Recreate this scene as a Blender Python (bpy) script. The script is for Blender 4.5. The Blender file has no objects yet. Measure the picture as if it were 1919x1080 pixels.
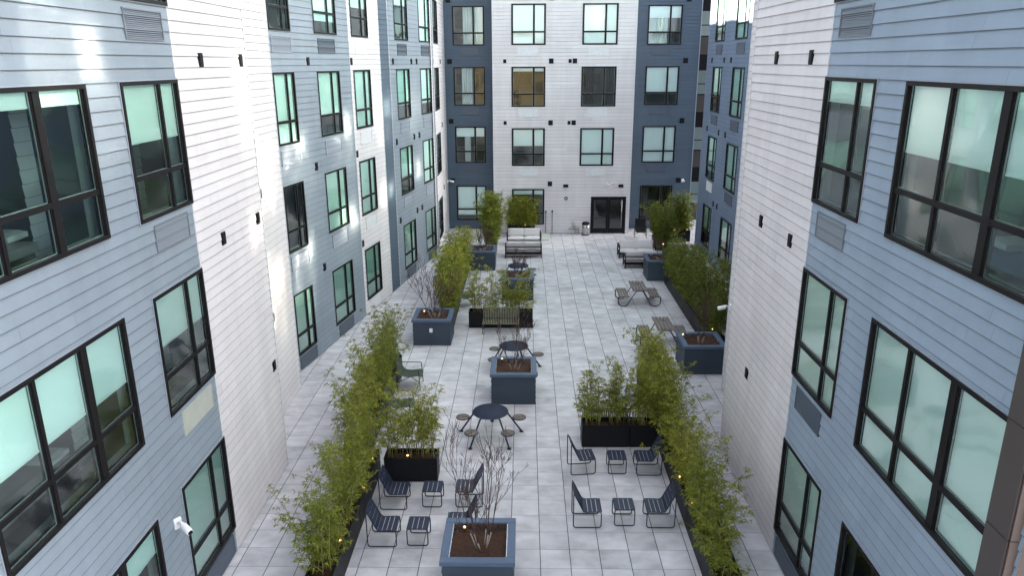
import bpy, math, random
from mathutils import Vector, Matrix
C = bpy.context.scene.collection
R = math.radians
sc = bpy.context.scene

# ------------------------------------------------------------------ helpers
class MB:
    """collects faces; build() links them as ONE mesh object"""
    def __init__(s): s.v=[]; s.f=[]; s.m=[]; s.sm=[]
    def quad(s, a,b,c,d, m=0, smooth=False):
        i=len(s.v); s.v+= [tuple(a),tuple(b),tuple(c),tuple(d)]; s.f.append((i,i+1,i+2,i+3)); s.m.append(m); s.sm.append(smooth)
    def tri(s,a,b,c,m=0):
        i=len(s.v); s.v+=[tuple(a),tuple(b),tuple(c)]; s.f.append((i,i+1,i+2)); s.m.append(m); s.sm.append(False)
    def hexa(s, p, m=0):
        """p: 8 points, bottom ring 0-3, top ring 4-7"""
        i=len(s.v); s.v+=[tuple(q) for q in p]
        for f in ((3,2,1,0),(4,5,6,7),(0,1,5,4),(1,2,6,5),(2,3,7,6),(3,0,4,7)):
            s.f.append(tuple(i+k for k in f)); s.m.append(m); s.sm.append(False)
    def box(s,x0,x1,y0,y1,z0,z1,m=0):
        s.hexa([(x0,y0,z0),(x1,y0,z0),(x1,y1,z0),(x0,y1,z0),(x0,y0,z1),(x1,y0,z1),(x1,y1,z1),(x0,y1,z1)],m)
    def cbox(s,x0,x1,y0,y1,z0,z1,c=0.01,m=0):
        """box with a chamfered top and chamfered vertical edges"""
        def ring(d,z): 
            return [(x0+d+c,y0+d,z),(x1-d-c,y0+d,z),(x1-d,y0+d+c,z),(x1-d,y1-d-c,z),(x1-d-c,y1-d,z),(x0+d+c,y1-d,z),(x0+d,y1-d-c,z),(x0+d,y0+d+c,z)]
        s.loft([ring(c,z0),ring(0,z0+c),ring(0,z1-c),ring(c,z1)],m,True,False)
    def loft(s, rings, m=0, caps=True, smooth=True):
        n=len(rings[0]); i=len(s.v)
        for r in rings: s.v+=[tuple(q) for q in r]
        for k in range(len(rings)-1):
            for j in range(n):
                a=i+k*n+j; b=i+k*n+(j+1)%n
                s.f.append((a,b,b+n,a+n)); s.m.append(m); s.sm.append(smooth)
        if caps:
            s.f.append(tuple(i+j for j in reversed(range(n)))); s.m.append(m); s.sm.append(False)
            o=i+(len(rings)-1)*n
            s.f.append(tuple(o+j for j in range(n))); s.m.append(m); s.sm.append(False)
    def tube(s, path, r, n=6, m=0, closed=False, caps=True):
        P=[Vector(p) for p in path]; k=len(P)
        rr=r if isinstance(r,(list,tuple)) else [r]*k
        rings=[]; up=None
        for i in range(k):
            if closed: t=(P[(i+1)%k]-P[i-1])
            else: t=P[min(i+1,k-1)]-P[max(i-1,0)]
            if t.length<1e-9: t=Vector((0,0,1))
            t.normalize()
            if up is None:
                up=Vector((0,0,1)) if abs(t.z)<0.9 else Vector((1,0,0))
            a=t.cross(up)
            if a.length<1e-4: a=t.cross(Vector((0.3,1,0.2)))
            a.normalize(); b=a.cross(t); up=b
            rings.append([P[i]+(a*math.cos(2*math.pi*j/n)+b*math.sin(2*math.pi*j/n))*rr[i] for j in range(n)])
        if closed: rings.append(rings[0]); caps=False
        s.loft(rings,m,caps)
    def lathe(s, prof, n=20, m=0, cx=0, cy=0):
        """prof: (r,z) from bottom to top"""
        rings=[[(cx+r*math.cos(2*math.pi*j/n),cy+r*math.sin(2*math.pi*j/n),z) for j in range(n)] for r,z in prof]
        s.loft(rings,m)
    def build(s, name, mats, parent=None, off=(0,0,0)):
        me=bpy.data.meshes.new(name)
        if any(off): v=[(a-off[0],b-off[1],c-off[2]) for a,b,c in s.v]
        else: v=s.v
        me.from_pydata(v,[],s.f)
        if not isinstance(mats,(list,tuple)): mats=[mats]
        for q in mats: me.materials.append(q)
        me.polygons.foreach_set('material_index',s.m)
        me.polygons.foreach_set('use_smooth',s.sm)
        me.update()
        o=bpy.data.objects.new(name,me); C.objects.link(o)
        if parent is not None: o.parent=parent
        return o

def rounded(pts, r, n=4, closed=False):
    """round the corners of a polyline"""
    P=[Vector(p) for p in pts]; out=[]; k=len(P)
    for i in range(k):
        if not closed and i in (0,k-1): out.append(P[i]); continue
        a=P[i-1]-P[i]; b=P[(i+1)%k]-P[i]
        d=min(r,a.length*.45,b.length*.45); a.normalize(); b.normalize()
        p0=P[i]+a*d; p1=P[i]+b*d
        for j in range(n+1):
            t=j/n; out.append(p0*(1-t)**2+P[i]*2*t*(1-t)+p1*t*t)
    return out

def thing(name,label,cat,loc=(0,0,0),rz=0,group=None):
    o=bpy.data.objects.new(name,None); C.objects.link(o); o.empty_display_size=.2
    o.location=loc; o.rotation_euler=(0,0,rz); o['label']=label; o['category']=cat
    if group: o['group']=group
    return o
def tag(o,label,cat,group=None):
    o['label']=label; o['category']=cat
    if group: o['group']=group
    return o
KIDS={}
def kids(o): return [c for c in bpy.data.objects if c.parent is o]
def dup(root,loc,rz,label,tree):
    r=root.copy(); C.objects.link(r); r.location=loc; r.rotation_euler=(0,0,rz); r['label']=label
    for ch,sub in tree:
        c=ch.copy(); C.objects.link(c); c.parent=r
        for g in sub:
            d=g.copy(); C.objects.link(d); d.parent=c
    return r
def tree_of(o): return [(c,kids(c)) for c in kids(o)]

# ------------------------------------------------------------------ materials
def newmat(name):
    m=bpy.data.materials.new(name); m.use_nodes=True
    nt=m.node_tree; b=nt.nodes['Principled BSDF']; return m,nt,b
def N(nt,t,**kw):
    n=nt.nodes.new(t)
    for k,v in kw.items(): setattr(n,k,v)
    return n
def math_(nt,op,a,b=None):
    n=N(nt,'ShaderNodeMath',operation=op)
    for i,x in enumerate((a,b)):
        if x is None: continue
        if isinstance(x,(int,float)): n.inputs[i].default_value=x
        else: nt.links.new(x,n.inputs[i])
    return n.outputs[0]
def simple(name,col,rough=.5,metal=0,var=.12,scale=6,spec=.5,bump=0,bscale=60,grime=0):
    m,nt,b=newmat(name)
    tc=N(nt,'ShaderNodeTexCoord'); nz=N(nt,'ShaderNodeTexNoise'); nz.inputs['Scale'].default_value=scale; nz.inputs['Detail'].default_value=5
    nt.links.new(tc.outputs['Object'],nz.inputs['Vector'])
    mx=N(nt,'ShaderNodeMix',data_type='RGBA'); nt.links.new(nz.outputs['Fac'],mx.inputs[0])
    mx.inputs[6].default_value=(*[c*(1-var) for c in col],1); mx.inputs[7].default_value=(*[min(1,c*(1+var)) for c in col],1)
    nt.links.new(mx.outputs[2],b.inputs['Base Color'])
    rr=N(nt,'ShaderNodeMapRange'); nt.links.new(nz.outputs['Fac'],rr.inputs[0]); rr.inputs[3].default_value=max(0,rough-.08); rr.inputs[4].default_value=min(1,rough+.08)
    nt.links.new(rr.outputs[0],b.inputs['Roughness'])
    b.inputs['Metallic'].default_value=metal; b.inputs['Specular IOR Level'].default_value=spec
    if bump:
        n2=N(nt,'ShaderNodeTexNoise'); n2.inputs['Scale'].default_value=bscale; n2.inputs['Detail'].default_value=4
        nt.links.new(tc.outputs['Object'],n2.inputs['Vector'])
        bp=N(nt,'ShaderNodeBump'); bp.inputs['Strength'].default_value=bump; bp.inputs['Distance'].default_value=.01
        nt.links.new(n2.outputs['Fac'],bp.inputs['Height']); nt.links.new(bp.outputs[0],b.inputs['Normal'])
    return m
EXPO=.19
def siding_mat(name,col,rough=.55):
    """painted fibre cement boards: tone drifts a little from board to board and down the wall"""
    m,nt,b=newmat(name)
    g=N(nt,'ShaderNodeNewGeometry'); sp=N(nt,'ShaderNodeSeparateXYZ'); nt.links.new(g.outputs['Position'],sp.inputs[0])
    row=math_(nt,'FLOOR',math_(nt,'DIVIDE',sp.outputs[2],EXPO))
    along=math_(nt,'ADD',sp.outputs[0],sp.outputs[1])
    sh=N(nt,'ShaderNodeTexWhiteNoise',noise_dimensions='1D'); nt.links.new(row,sh.inputs['W'])
    # butt joints every 3.66 m, shifted per row
    u=math_(nt,'ADD',math_(nt,'DIVIDE',along,3.66),sh.outputs['Value'])
    cell=math_(nt,'FLOOR',u); fr=math_(nt,'FRACT',u)
    wn=N(nt,'ShaderNodeTexWhiteNoise',noise_dimensions='2D'); cb=N(nt,'ShaderNodeCombineXYZ'); nt.links.new(row,cb.inputs[0]); nt.links.new(cell,cb.inputs[1]); nt.links.new(cb.outputs[0],wn.inputs['Vector'])
    nz=N(nt,'ShaderNodeTexNoise'); nz.inputs['Scale'].default_value=.7; nz.inputs['Detail'].default_value=6
    mp=N(nt,'ShaderNodeMapping'); mp.inputs['Scale'].default_value=(1.6,1.6,.5); nt.links.new(g.outputs['Position'],mp.inputs[0]); nt.links.new(mp.outputs[0],nz.inputs['Vector'])
    v=math_(nt,'ADD',math_(nt,'MULTIPLY',wn.outputs['Value'],.08),math_(nt,'MULTIPLY',nz.outputs['Fac'],.26))
    ms=N(nt,'ShaderNodeMapping'); ms.inputs['Scale'].default_value=(5,5,.35); nt.links.new(g.outputs['Position'],ms.inputs[0])
    ns_=N(nt,'ShaderNodeTexNoise'); ns_.inputs['Scale'].default_value=1.0; ns_.inputs['Detail'].default_value=4; nt.links.new(ms.outputs[0],ns_.inputs['Vector'])
    v=math_(nt,'ADD',v,math_(nt,'MULTIPLY',ns_.outputs['Fac'],.14)); v=math_(nt,'ADD',v,.76)
    dark_line=math_(nt,'LESS_THAN',fr,.0016)
    v=math_(nt,'MULTIPLY',v,math_(nt,'SUBTRACT',1.0,math_(nt,'MULTIPLY',dark_line,.4)))
    mul=N(nt,'ShaderNodeVectorMath',operation='SCALE'); mul.inputs[0].default_value=col; nt.links.new(v,mul.inputs['Scale'])
    nt.links.new(mul.outputs[0],b.inputs['Base Color'])
    b.inputs['Roughness'].default_value=rough; b.inputs['Specular IOR Level'].default_value=.22
    n2=N(nt,'ShaderNodeTexNoise'); n2.inputs['Scale'].default_value=14; n2.inputs['Detail'].default_value=5
    nt.links.new(mp.outputs[0],n2.inputs['Vector'])
    bp=N(nt,'ShaderNodeBump'); bp.inputs['Strength'].default_value=.12; bp.inputs['Distance'].default_value=.01
    nt.links.new(n2.outputs['Fac'],bp.inputs['Height']); nt.links.new(bp.outputs[0],b.inputs['Normal'])
    return m
M={}
M['grey_siding']=siding_mat('grey_blue_siding',(.22,.258,.298))
M['blue_siding']=siding_mat('pale_blue_siding',(.25,.305,.378))
M['mid_siding']=siding_mat('mid_blue_siding',(.15,.195,.275))
M['dark_siding']=siding_mat('dark_blue_siding',(.074,.104,.142))
M['white_siding']=siding_mat('white_siding',(.63,.595,.605))
M['spacer']=simple('spacer_bar',(.55,.56,.56),.4,.3)
M['joint']=simple('board_joint',(.07,.075,.09),.8)  # shade line under the board lips, painted as a dark colour
M['joint_pale']=simple('white_board_joint',(.16,.16,.18),.8)  # same painted lip shade, paler for white boards
M['bronze']=simple('dark_bronze_aluminium',(.009,.008,.009),.5,0,.2,3,.18)
M['black']=simple('black_powder_coat',(.008,.008,.010),.5,0,.25,8,.18)
M['trim_white']=simple('white_trim',(.62,.62,.64),.5)
M['trim_grey']=simple('grey_trim',(.27,.30,.35),.5)
M['cream_panel']=simple('cream_panel',(.40,.41,.36),.5,0,.22,4)
M['louvre']=simple('louvre_grey',(.15,.17,.20),.5)
M['trim_dark']=simple('dark_trim',(.065,.085,.115),.5)
M['brown_panel']=simple('brown_panel',(.13,.095,.08),.45,0,.15,2)
M['brown_dark']=simple('dark_brown_panel',(.06,.048,.045),.45,0,.15,2)
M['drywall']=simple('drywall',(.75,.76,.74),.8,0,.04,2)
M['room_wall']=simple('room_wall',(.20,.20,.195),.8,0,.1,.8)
M['plank']=simple('plank_floor',(.11,.08,.065),.5,0,.4,5)
M['roof']=simple('roof_membrane',(.4,.4,.4),.8)
M['mulch']=simple('mulch',(.055,.028,.018),.95,0,.7,30,.2,.9,45)
M['planter']=siding_mat('planter_boards',(.042,.058,.08))
M['planter_cap']=simple('planter_cap',(.07,.105,.165),.5,0,.1,3)
M['cover_white']=simple('white_plastic',(.8,.8,.8),.4)
M['navy']=simple('navy_steel',(.018,.025,.048),.45,0,.25,5,.28)
M['table_top']=simple('navy_table_top',(.014,.020,.042),.6,0,.3,7,.25)
M['olive']=simple('olive_steel',(.036,.05,.03),.5,0,.2,6)
M['olive_slat']=simple('pale_olive_slat',(.16,.16,.10),.55,0,.25,6)
M['cushion']=simple('pale_cushion',(.62,.59,.58),.9,0,.06,5,.2,.15,120)
M['steel']=simple('brushed_steel',(.55,.56,.58),.28,1,.08,10)
M['pipe']=simple('red_brass_pipe',(.45,.43,.42),.4,.6,.1,10)
M['concrete']=simple('pale_concrete',(.52,.54,.48),.85,0,.1,4)
M['rubber']=simple('rubber',(.02,.02,.02),.8)
def wood_mat(name,a,bcol):
    m,nt,b=newmat(name); tc=N(nt,'ShaderNodeTexCoord'); mp=N(nt,'ShaderNodeMapping'); mp.inputs['Scale'].default_value=(30,2.0,30)
    nt.links.new(tc.outputs['Object'],mp.inputs[0]); nz=N(nt,'ShaderNodeTexNoise'); nz.inputs['Scale'].default_value=1.5; nz.inputs['Detail'].default_value=6
    nt.links.new(mp.outputs[0],nz.inputs['Vector']); cr=N(nt,'ShaderNodeValToRGB')
    cr.color_ramp.elements[0].position=.3; cr.color_ramp.elements[0].color=(*a,1); cr.color_ramp.elements[1].position=.72; cr.color_ramp.elements[1].color=(*bcol,1)
    nt.links.new(nz.outputs['Fac'],cr.inputs[0])
    g=N(nt,'ShaderNodeNewGeometry'); mr=N(nt,'ShaderNodeMapRange'); nt.links.new(g.outputs['Random Per Island'],mr.inputs[0]); mr.inputs[3].default_value=.6; mr.inputs[4].default_value=1.35
    mul=N(nt,'ShaderNodeVectorMath',operation='SCALE'); nt.links.new(cr.outputs[0],mul.inputs[0]); nt.links.new(mr.outputs[0],mul.inputs['Scale'])
    nt.links.new(mul.outputs[0],b.inputs['Base Color']); b.inputs['Roughness'].default_value=.7
    return m
M['wood']=wood_mat('weathered_plank',(.07,.052,.045),(.19,.155,.135))
M['seat_wood']=wood_mat('seat_plank',(.06,.045,.035),(.15,.125,.10))
def glass_mat(nm,tint,refl=.12):
    m,nt,b=newmat(nm); nt.nodes.remove(b); out=nt.nodes['Material Output']
    tr=N(nt,'ShaderNodeBsdfTransparent'); tr.inputs[0].default_value=(*tint,1)
    g1=N(nt,'ShaderNodeBsdfGlossy'); g1.inputs['Roughness'].default_value=.015; g1.inputs['Color'].default_value=(.95,1,.98,1)
    g2=N(nt,'ShaderNodeBsdfGlossy'); g2.inputs['Roughness'].default_value=.085; g2.inputs['Color'].default_value=(.95,1,.98,1)
    mg=N(nt,'ShaderNodeMixShader'); mg.inputs[0].default_value=GL_HAZE; nt.links.new(g1.outputs[0],mg.inputs[1]); nt.links.new(g2.outputs[0],mg.inputs[2])
    tc=N(nt,'ShaderNodeNewGeometry'); nz=N(nt,'ShaderNodeTexNoise'); nz.inputs['Scale'].default_value=1.1; nz.inputs['Detail'].default_value=1
    nt.links.new(tc.outputs['Position'],nz.inputs['Vector'])
    bp=N(nt,'ShaderNodeBump'); bp.inputs['Strength'].default_value=.35; bp.inputs['Distance'].default_value=.006
    nt.links.new(nz.outputs['Fac'],bp.inputs['Height'])
    nt.links.new(bp.outputs[0],g1.inputs['Normal']); nt.links.new(bp.outputs[0],g2.inputs['Normal'])
    fr=N(nt,'ShaderNodeFresnel'); fr.inputs['IOR'].default_value=1.5
    f2=math_(nt,'MINIMUM',math_(nt,'ADD',math_(nt,'MULTIPLY',fr.outputs[0],1.4),refl),1.0)
    mx=N(nt,'ShaderNodeMixShader'); nt.links.new(f2,mx.inputs[0]); nt.links.new(tr.outputs[0],mx.inputs[1]); nt.links.new(mg.outputs[0],mx.inputs[2])
    nt.links.new(mx.outputs[0],out.inputs['Surface'])
    return m
GL_HAZE=.75
M['glass']=glass_mat('window_glass',(.76,.965,.935)); M['glass_clear']=glass_mat('clearer_window_glass',(.84,.95,.96),.05); M['glass_pale']=glass_mat('pale_window_glass',(.85,1,.98))
def blind_mat():
    m,nt,b=newmat('roller_shade')
    b.inputs['Base Color'].default_value=(.90,.90,.89,1); b.inputs['Roughness'].default_value=.9; b.inputs['Specular IOR Level'].default_value=.1
    return m
M['blind']=blind_mat()
M['curtain_white']=simple('white_curtain',(.75,.75,.74),.9,0,.05,3,.1)
M['curtain_dark']=simple('dark_curtain',(.035,.033,.035),.9,0,.2,3,.1)
def paver_mat():
    m,nt,b=newmat('concrete_pavers'); g=N(nt,'ShaderNodeNewGeometry'); sp=N(nt,'ShaderNodeSeparateXYZ'); nt.links.new(g.outputs['Position'],sp.inputs[0])
    TX,TY=.604,.598
    u=math_(nt,'DIVIDE',math_(nt,'SUBTRACT',sp.outputs[0],.33),TX); v=math_(nt,'DIVIDE',math_(nt,'SUBTRACT',sp.outputs[1],13.57),TY)
    fu=math_(nt,'FRACT',math_(nt,'ADD',u,100)); fv=math_(nt,'FRACT',math_(nt,'ADD',v,100))
    du=math_(nt,'MULTIPLY',math_(nt,'MINIMUM',fu,math_(nt,'SUBTRACT',1.0,fu)),TX); dv=math_(nt,'MULTIPLY',math_(nt,'MINIMUM',fv,math_(nt,'SUBTRACT',1.0,fv)),TY)
    d=math_(nt,'MINIMUM',math_(nt,'ADD',du,-.0025),math_(nt,'ADD',dv,.0015))
    jr=N(nt,'ShaderNodeMapRange'); nt.links.new(d,jr.inputs[0]); jr.inputs[1].default_value=.003; jr.inputs[2].default_value=.0065
    cb=N(nt,'ShaderNodeCombineXYZ'); nt.links.new(math_(nt,'FLOOR',math_(nt,'ADD',u,100)),cb.inputs[0]); nt.links.new(math_(nt,'FLOOR',math_(nt,'ADD',v,100)),cb.inputs[1])
    wn=N(nt,'ShaderNodeTexWhiteNoise',noise_dimensions='2D'); nt.links.new(cb.outputs[0],wn.inputs['Vector'])
    # cloudy cast within each tile (offset per tile), broad stains, fine grain
    off=N(nt,'ShaderNodeVectorMath',operation='MULTIPLY_ADD'); nt.links.new(wn.outputs['Color'],off.inputs[0]); off.inputs[1].default_value=(9,9,9); nt.links.new(g.outputs['Position'],off.inputs[2])
    mp=N(nt,'ShaderNodeMapping'); mp.inputs['Scale'].default_value=(1.0,1.5,1); nt.links.new(off.outputs[0],mp.inputs[0])
    n1=N(nt,'ShaderNodeTexNoise'); n1.inputs['Scale'].default_value=2.0; n1.inputs['Detail'].default_value=5; nt.links.new(mp.outputs[0],n1.inputs['Vector'])
    n2=N(nt,'ShaderNodeTexNoise'); n2.inputs['Scale'].default_value=.35; n2.inputs['Detail'].default_value=4; nt.links.new(g.outputs['Position'],n2.inputs['Vector'])
    n3=N(nt,'ShaderNodeTexNoise'); n3.inputs['Scale'].default_value=38; n3.inputs['Detail'].default_value=3; nt.links.new(g.outputs['Position'],n3.inputs['Vector'])
    t=math_(nt,'ADD',math_(nt,'MULTIPLY',n1.outputs['Fac'],.95),math_(nt,'MULTIPLY',n2.outputs['Fac'],.30))
    t=math_(nt,'ADD',t,math_(nt,'MULTIPLY',wn.outputs['Value'],.16)); t=math_(nt,'ADD',t,math_(nt,'MULTIPLY',n3.outputs['Fac'],.06))
    n4=N(nt,'ShaderNodeTexNoise'); n4.inputs['Scale'].default_value=.9; n4.inputs['Detail'].default_value=9; n4.inputs['Roughness'].default_value=.65; nt.links.new(g.outputs['Position'],n4.inputs['Vector'])
    st=N(nt,'ShaderNodeMapRange'); nt.links.new(n4.outputs['Fac'],st.inputs[0]); st.inputs[1].default_value=.50; st.inputs[2].default_value=.72
    t=math_(nt,'ADD',t,math_(nt,'MULTIPLY',st.outputs[0],-.26))
    t=math_(nt,'ADD',t,.37)
    mul=N(nt,'ShaderNodeVectorMath',operation='SCALE'); mul.inputs[0].default_value=PAVE; nt.links.new(t,mul.inputs['Scale'])
    mx=N(nt,'ShaderNodeMix',data_type='RGBA'); nt.links.new(jr.outputs[0],mx.inputs[0]); mx.inputs[6].default_value=(.045,.045,.05,1); nt.links.new(mul.outputs[0],mx.inputs[7])
    nt.links.new(mx.outputs[2],b.inputs['Base Color']); b.inputs['Roughness'].default_value=.66; b.inputs['Specular IOR Level'].default_value=.22
    bp=N(nt,'ShaderNodeBump'); bp.inputs['Strength'].default_value=.6; bp.inputs['Distance'].default_value=.006
    nt.links.new(jr.outputs[0],bp.inputs['Height']); nt.links.new(bp.outputs[0],b.inputs['Normal'])
    return m
PAVE=(.47,.455,.462)
M['paver']=paver_mat()
def leaf_mat(name,a,bcol):
    m,nt,b=newmat(name); nt.nodes.remove(b); out=nt.nodes['Material Output']
    g=N(nt,'ShaderNodeNewGeometry'); cr=N(nt,'ShaderNodeValToRGB'); oi=N(nt,'ShaderNodeObjectInfo'); fac=math_(nt,'ADD',math_(nt,'MULTIPLY',g.outputs['Random Per Island'],.72),math_(nt,'MULTIPLY',oi.outputs['Random'],.28)); nt.links.new(fac,cr.inputs[0])
    cr.color_ramp.elements[0].color=(*a,1); cr.color_ramp.elements[1].color=(*bcol,1)
    e=cr.color_ramp.elements.new(.55); e.color=(*[(x*.6+y*.4) for x,y in zip(a,bcol)],1)
    d=N(nt,'ShaderNodeBsdfPrincipled'); nt.links.new(cr.outputs[0],d.inputs['Base Color']); d.inputs['Roughness'].default_value=.45; d.inputs['Specular IOR Level'].default_value=.25
    tl=N(nt,'ShaderNodeBsdfTranslucent'); nt.links.new(cr.outputs[0],tl.inputs[0])
    mx=N(nt,'ShaderNodeMixShader'); mx.inputs[0].default_value=.42; nt.links.new(d.outputs[0],mx.inputs[1]); nt.links.new(tl.outputs[0],mx.inputs[2]); nt.links.new(mx.outputs[0],out.inputs[0])
    return m
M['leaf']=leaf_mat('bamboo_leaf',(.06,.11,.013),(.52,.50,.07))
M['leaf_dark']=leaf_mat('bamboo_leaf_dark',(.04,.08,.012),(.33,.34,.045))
M['cane']=simple('bamboo_cane',(.20,.19,.06),.5,0,.4,9)
M['birch']=simple('birch_bark',(.36,.29,.25),.8,0,.35,25)
M['twig']=simple('birch_twig',(.075,.043,.036),.8,0,.3,15)
def emit_mat(name,col,s):
    m,nt,b=newmat(name); nt.nodes.remove(b); e=N(nt,'ShaderNodeEmission'); e.inputs[0].default_value=(*col,1); e.inputs[1].default_value=s
    nt.links.new(e.outputs[0],nt.nodes['Material Output'].inputs[0]); return m
M['lamp']=emit_mat('warm_bulb',(1,.55,.22),.5)
M['exit_red']=simple('red_letters',(.5,.03,.03),.5)

# ------------------------------------------------------------------ walls
class Wall:
    def __init__(s,o,d,n):
        s.o=Vector((o[0],o[1],0)); s.d=Vector((d[0],d[1],0)).normalized(); s.n=Vector((n[0],n[1],0)).normalized()
        s.flip = s.d.cross(Vector((0,0,1))).dot(s.n)<0
    def p(s,a,z,n=0): 
        q=s.o+s.d*a+s.n*n; return (q.x,q.y,z)
    def quad(s,mb,pts,m=0):
        P=[s.p(*q) for q in pts]
        if s.flip: P=P[::-1]
        mb.quad(*P,m)
    def box(s,mb,a0,a1,z0,z1,n0,n1,m=0):
        P=[s.p(a0,z0,n1),s.p(a1,z0,n1),s.p(a1,z0,n0),s.p(a0,z0,n0),s.p(a0,z1,n1),s.p(a1,z1,n1),s.p(a1,z1,n0),s.p(a0,z1,n0)]
        if s.flip: P=[P[i] for i in (1,0,3,2,5,4,7,6)]
        mb.hexa(P,m)
LIP=.018; LIP_SHADE=.007
DENS=2.2
def siding(mb,W,s0,s1,z0,z1,holes):
    k=0
    zb=z0
    while zb<z1-1e-4:
        zt=min(zb+EXPO,z1)
        cuts=sorted({zb,zt}|{h for H in holes for h in (H[2],H[3]) if zb+1e-4<h<zt-1e-4 and H[1]>s0 and H[0]<s1})
        for a,b in zip(cuts,cuts[1:]):
            mid=(a+b)/2; iv=[(s0,s1)]
            for H in holes:
                if H[2]<mid<H[3]:
                    nv=[]
                    for p,q in iv:
                        if H[1]<=p or H[0]>=q: nv.append((p,q)); continue
                        if H[0]>p: nv.append((p,H[0]))
                        if H[1]<q: nv.append((H[1],q))
                    iv=nv
            na=LIP*(1-(a-zb)/EXPO)+.002; nb=LIP*(1-(b-zb)/EXPO)+.002
            for p,q in iv:
                aj=a
                if a==zb and zb>z0+1e-4 and b-a>LIP_SHADE*2:
                    aj=a+LIP_SHADE; W.quad(mb,[(p,a,na),(q,a,na),(q,aj,na),(p,aj,na)],1)  # dark strip at the board foot: lip shade put in as colour
                W.quad(mb,[(p,aj,na),(q,aj,na),(q,b,nb),(p,b,nb)])
                if a==zb and zb>z0+1e-4: W.quad(mb,[(p,a,.002),(q,a,.002),(q,a,na),(p,a,na)])
        zb=zt
TOPZ=[2.59,6.02,9.33,12.57,15.9]; BOTZ=[.57,3.97,7.25,10.52,13.85]
ROOF=18.2
BR=random.Random(5)
def bowed(mb,W,u,v,za,zb,n=6):
    """insulated panes pull slightly inward in the cold: a shallow dish"""
    i=len(mb.v); bw=BR.uniform(.002,.009)*BR.choice((1,1,1,-.6))
    for a in range(n+1):
        for b in range(n+1):
            p,q=a/n*2-1,b/n*2-1
            mb.v.append(W.p(u+(v-u)*a/n,za+(zb-za)*b/n,-.012-bw*(1-p*p)*(1-q*q)*min(1,((v-u)/.9)**2)))
    for a in range(n):
        for b in range(n):
            f=[i+a*(n+1)+b,i+(a+1)*(n+1)+b,i+(a+1)*(n+1)+b+1,i+a*(n+1)+b+1]
            if W.flip: f=f[::-1]
            mb.f.append(tuple(f)); mb.m.append(0); mb.sm.append(True)
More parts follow.
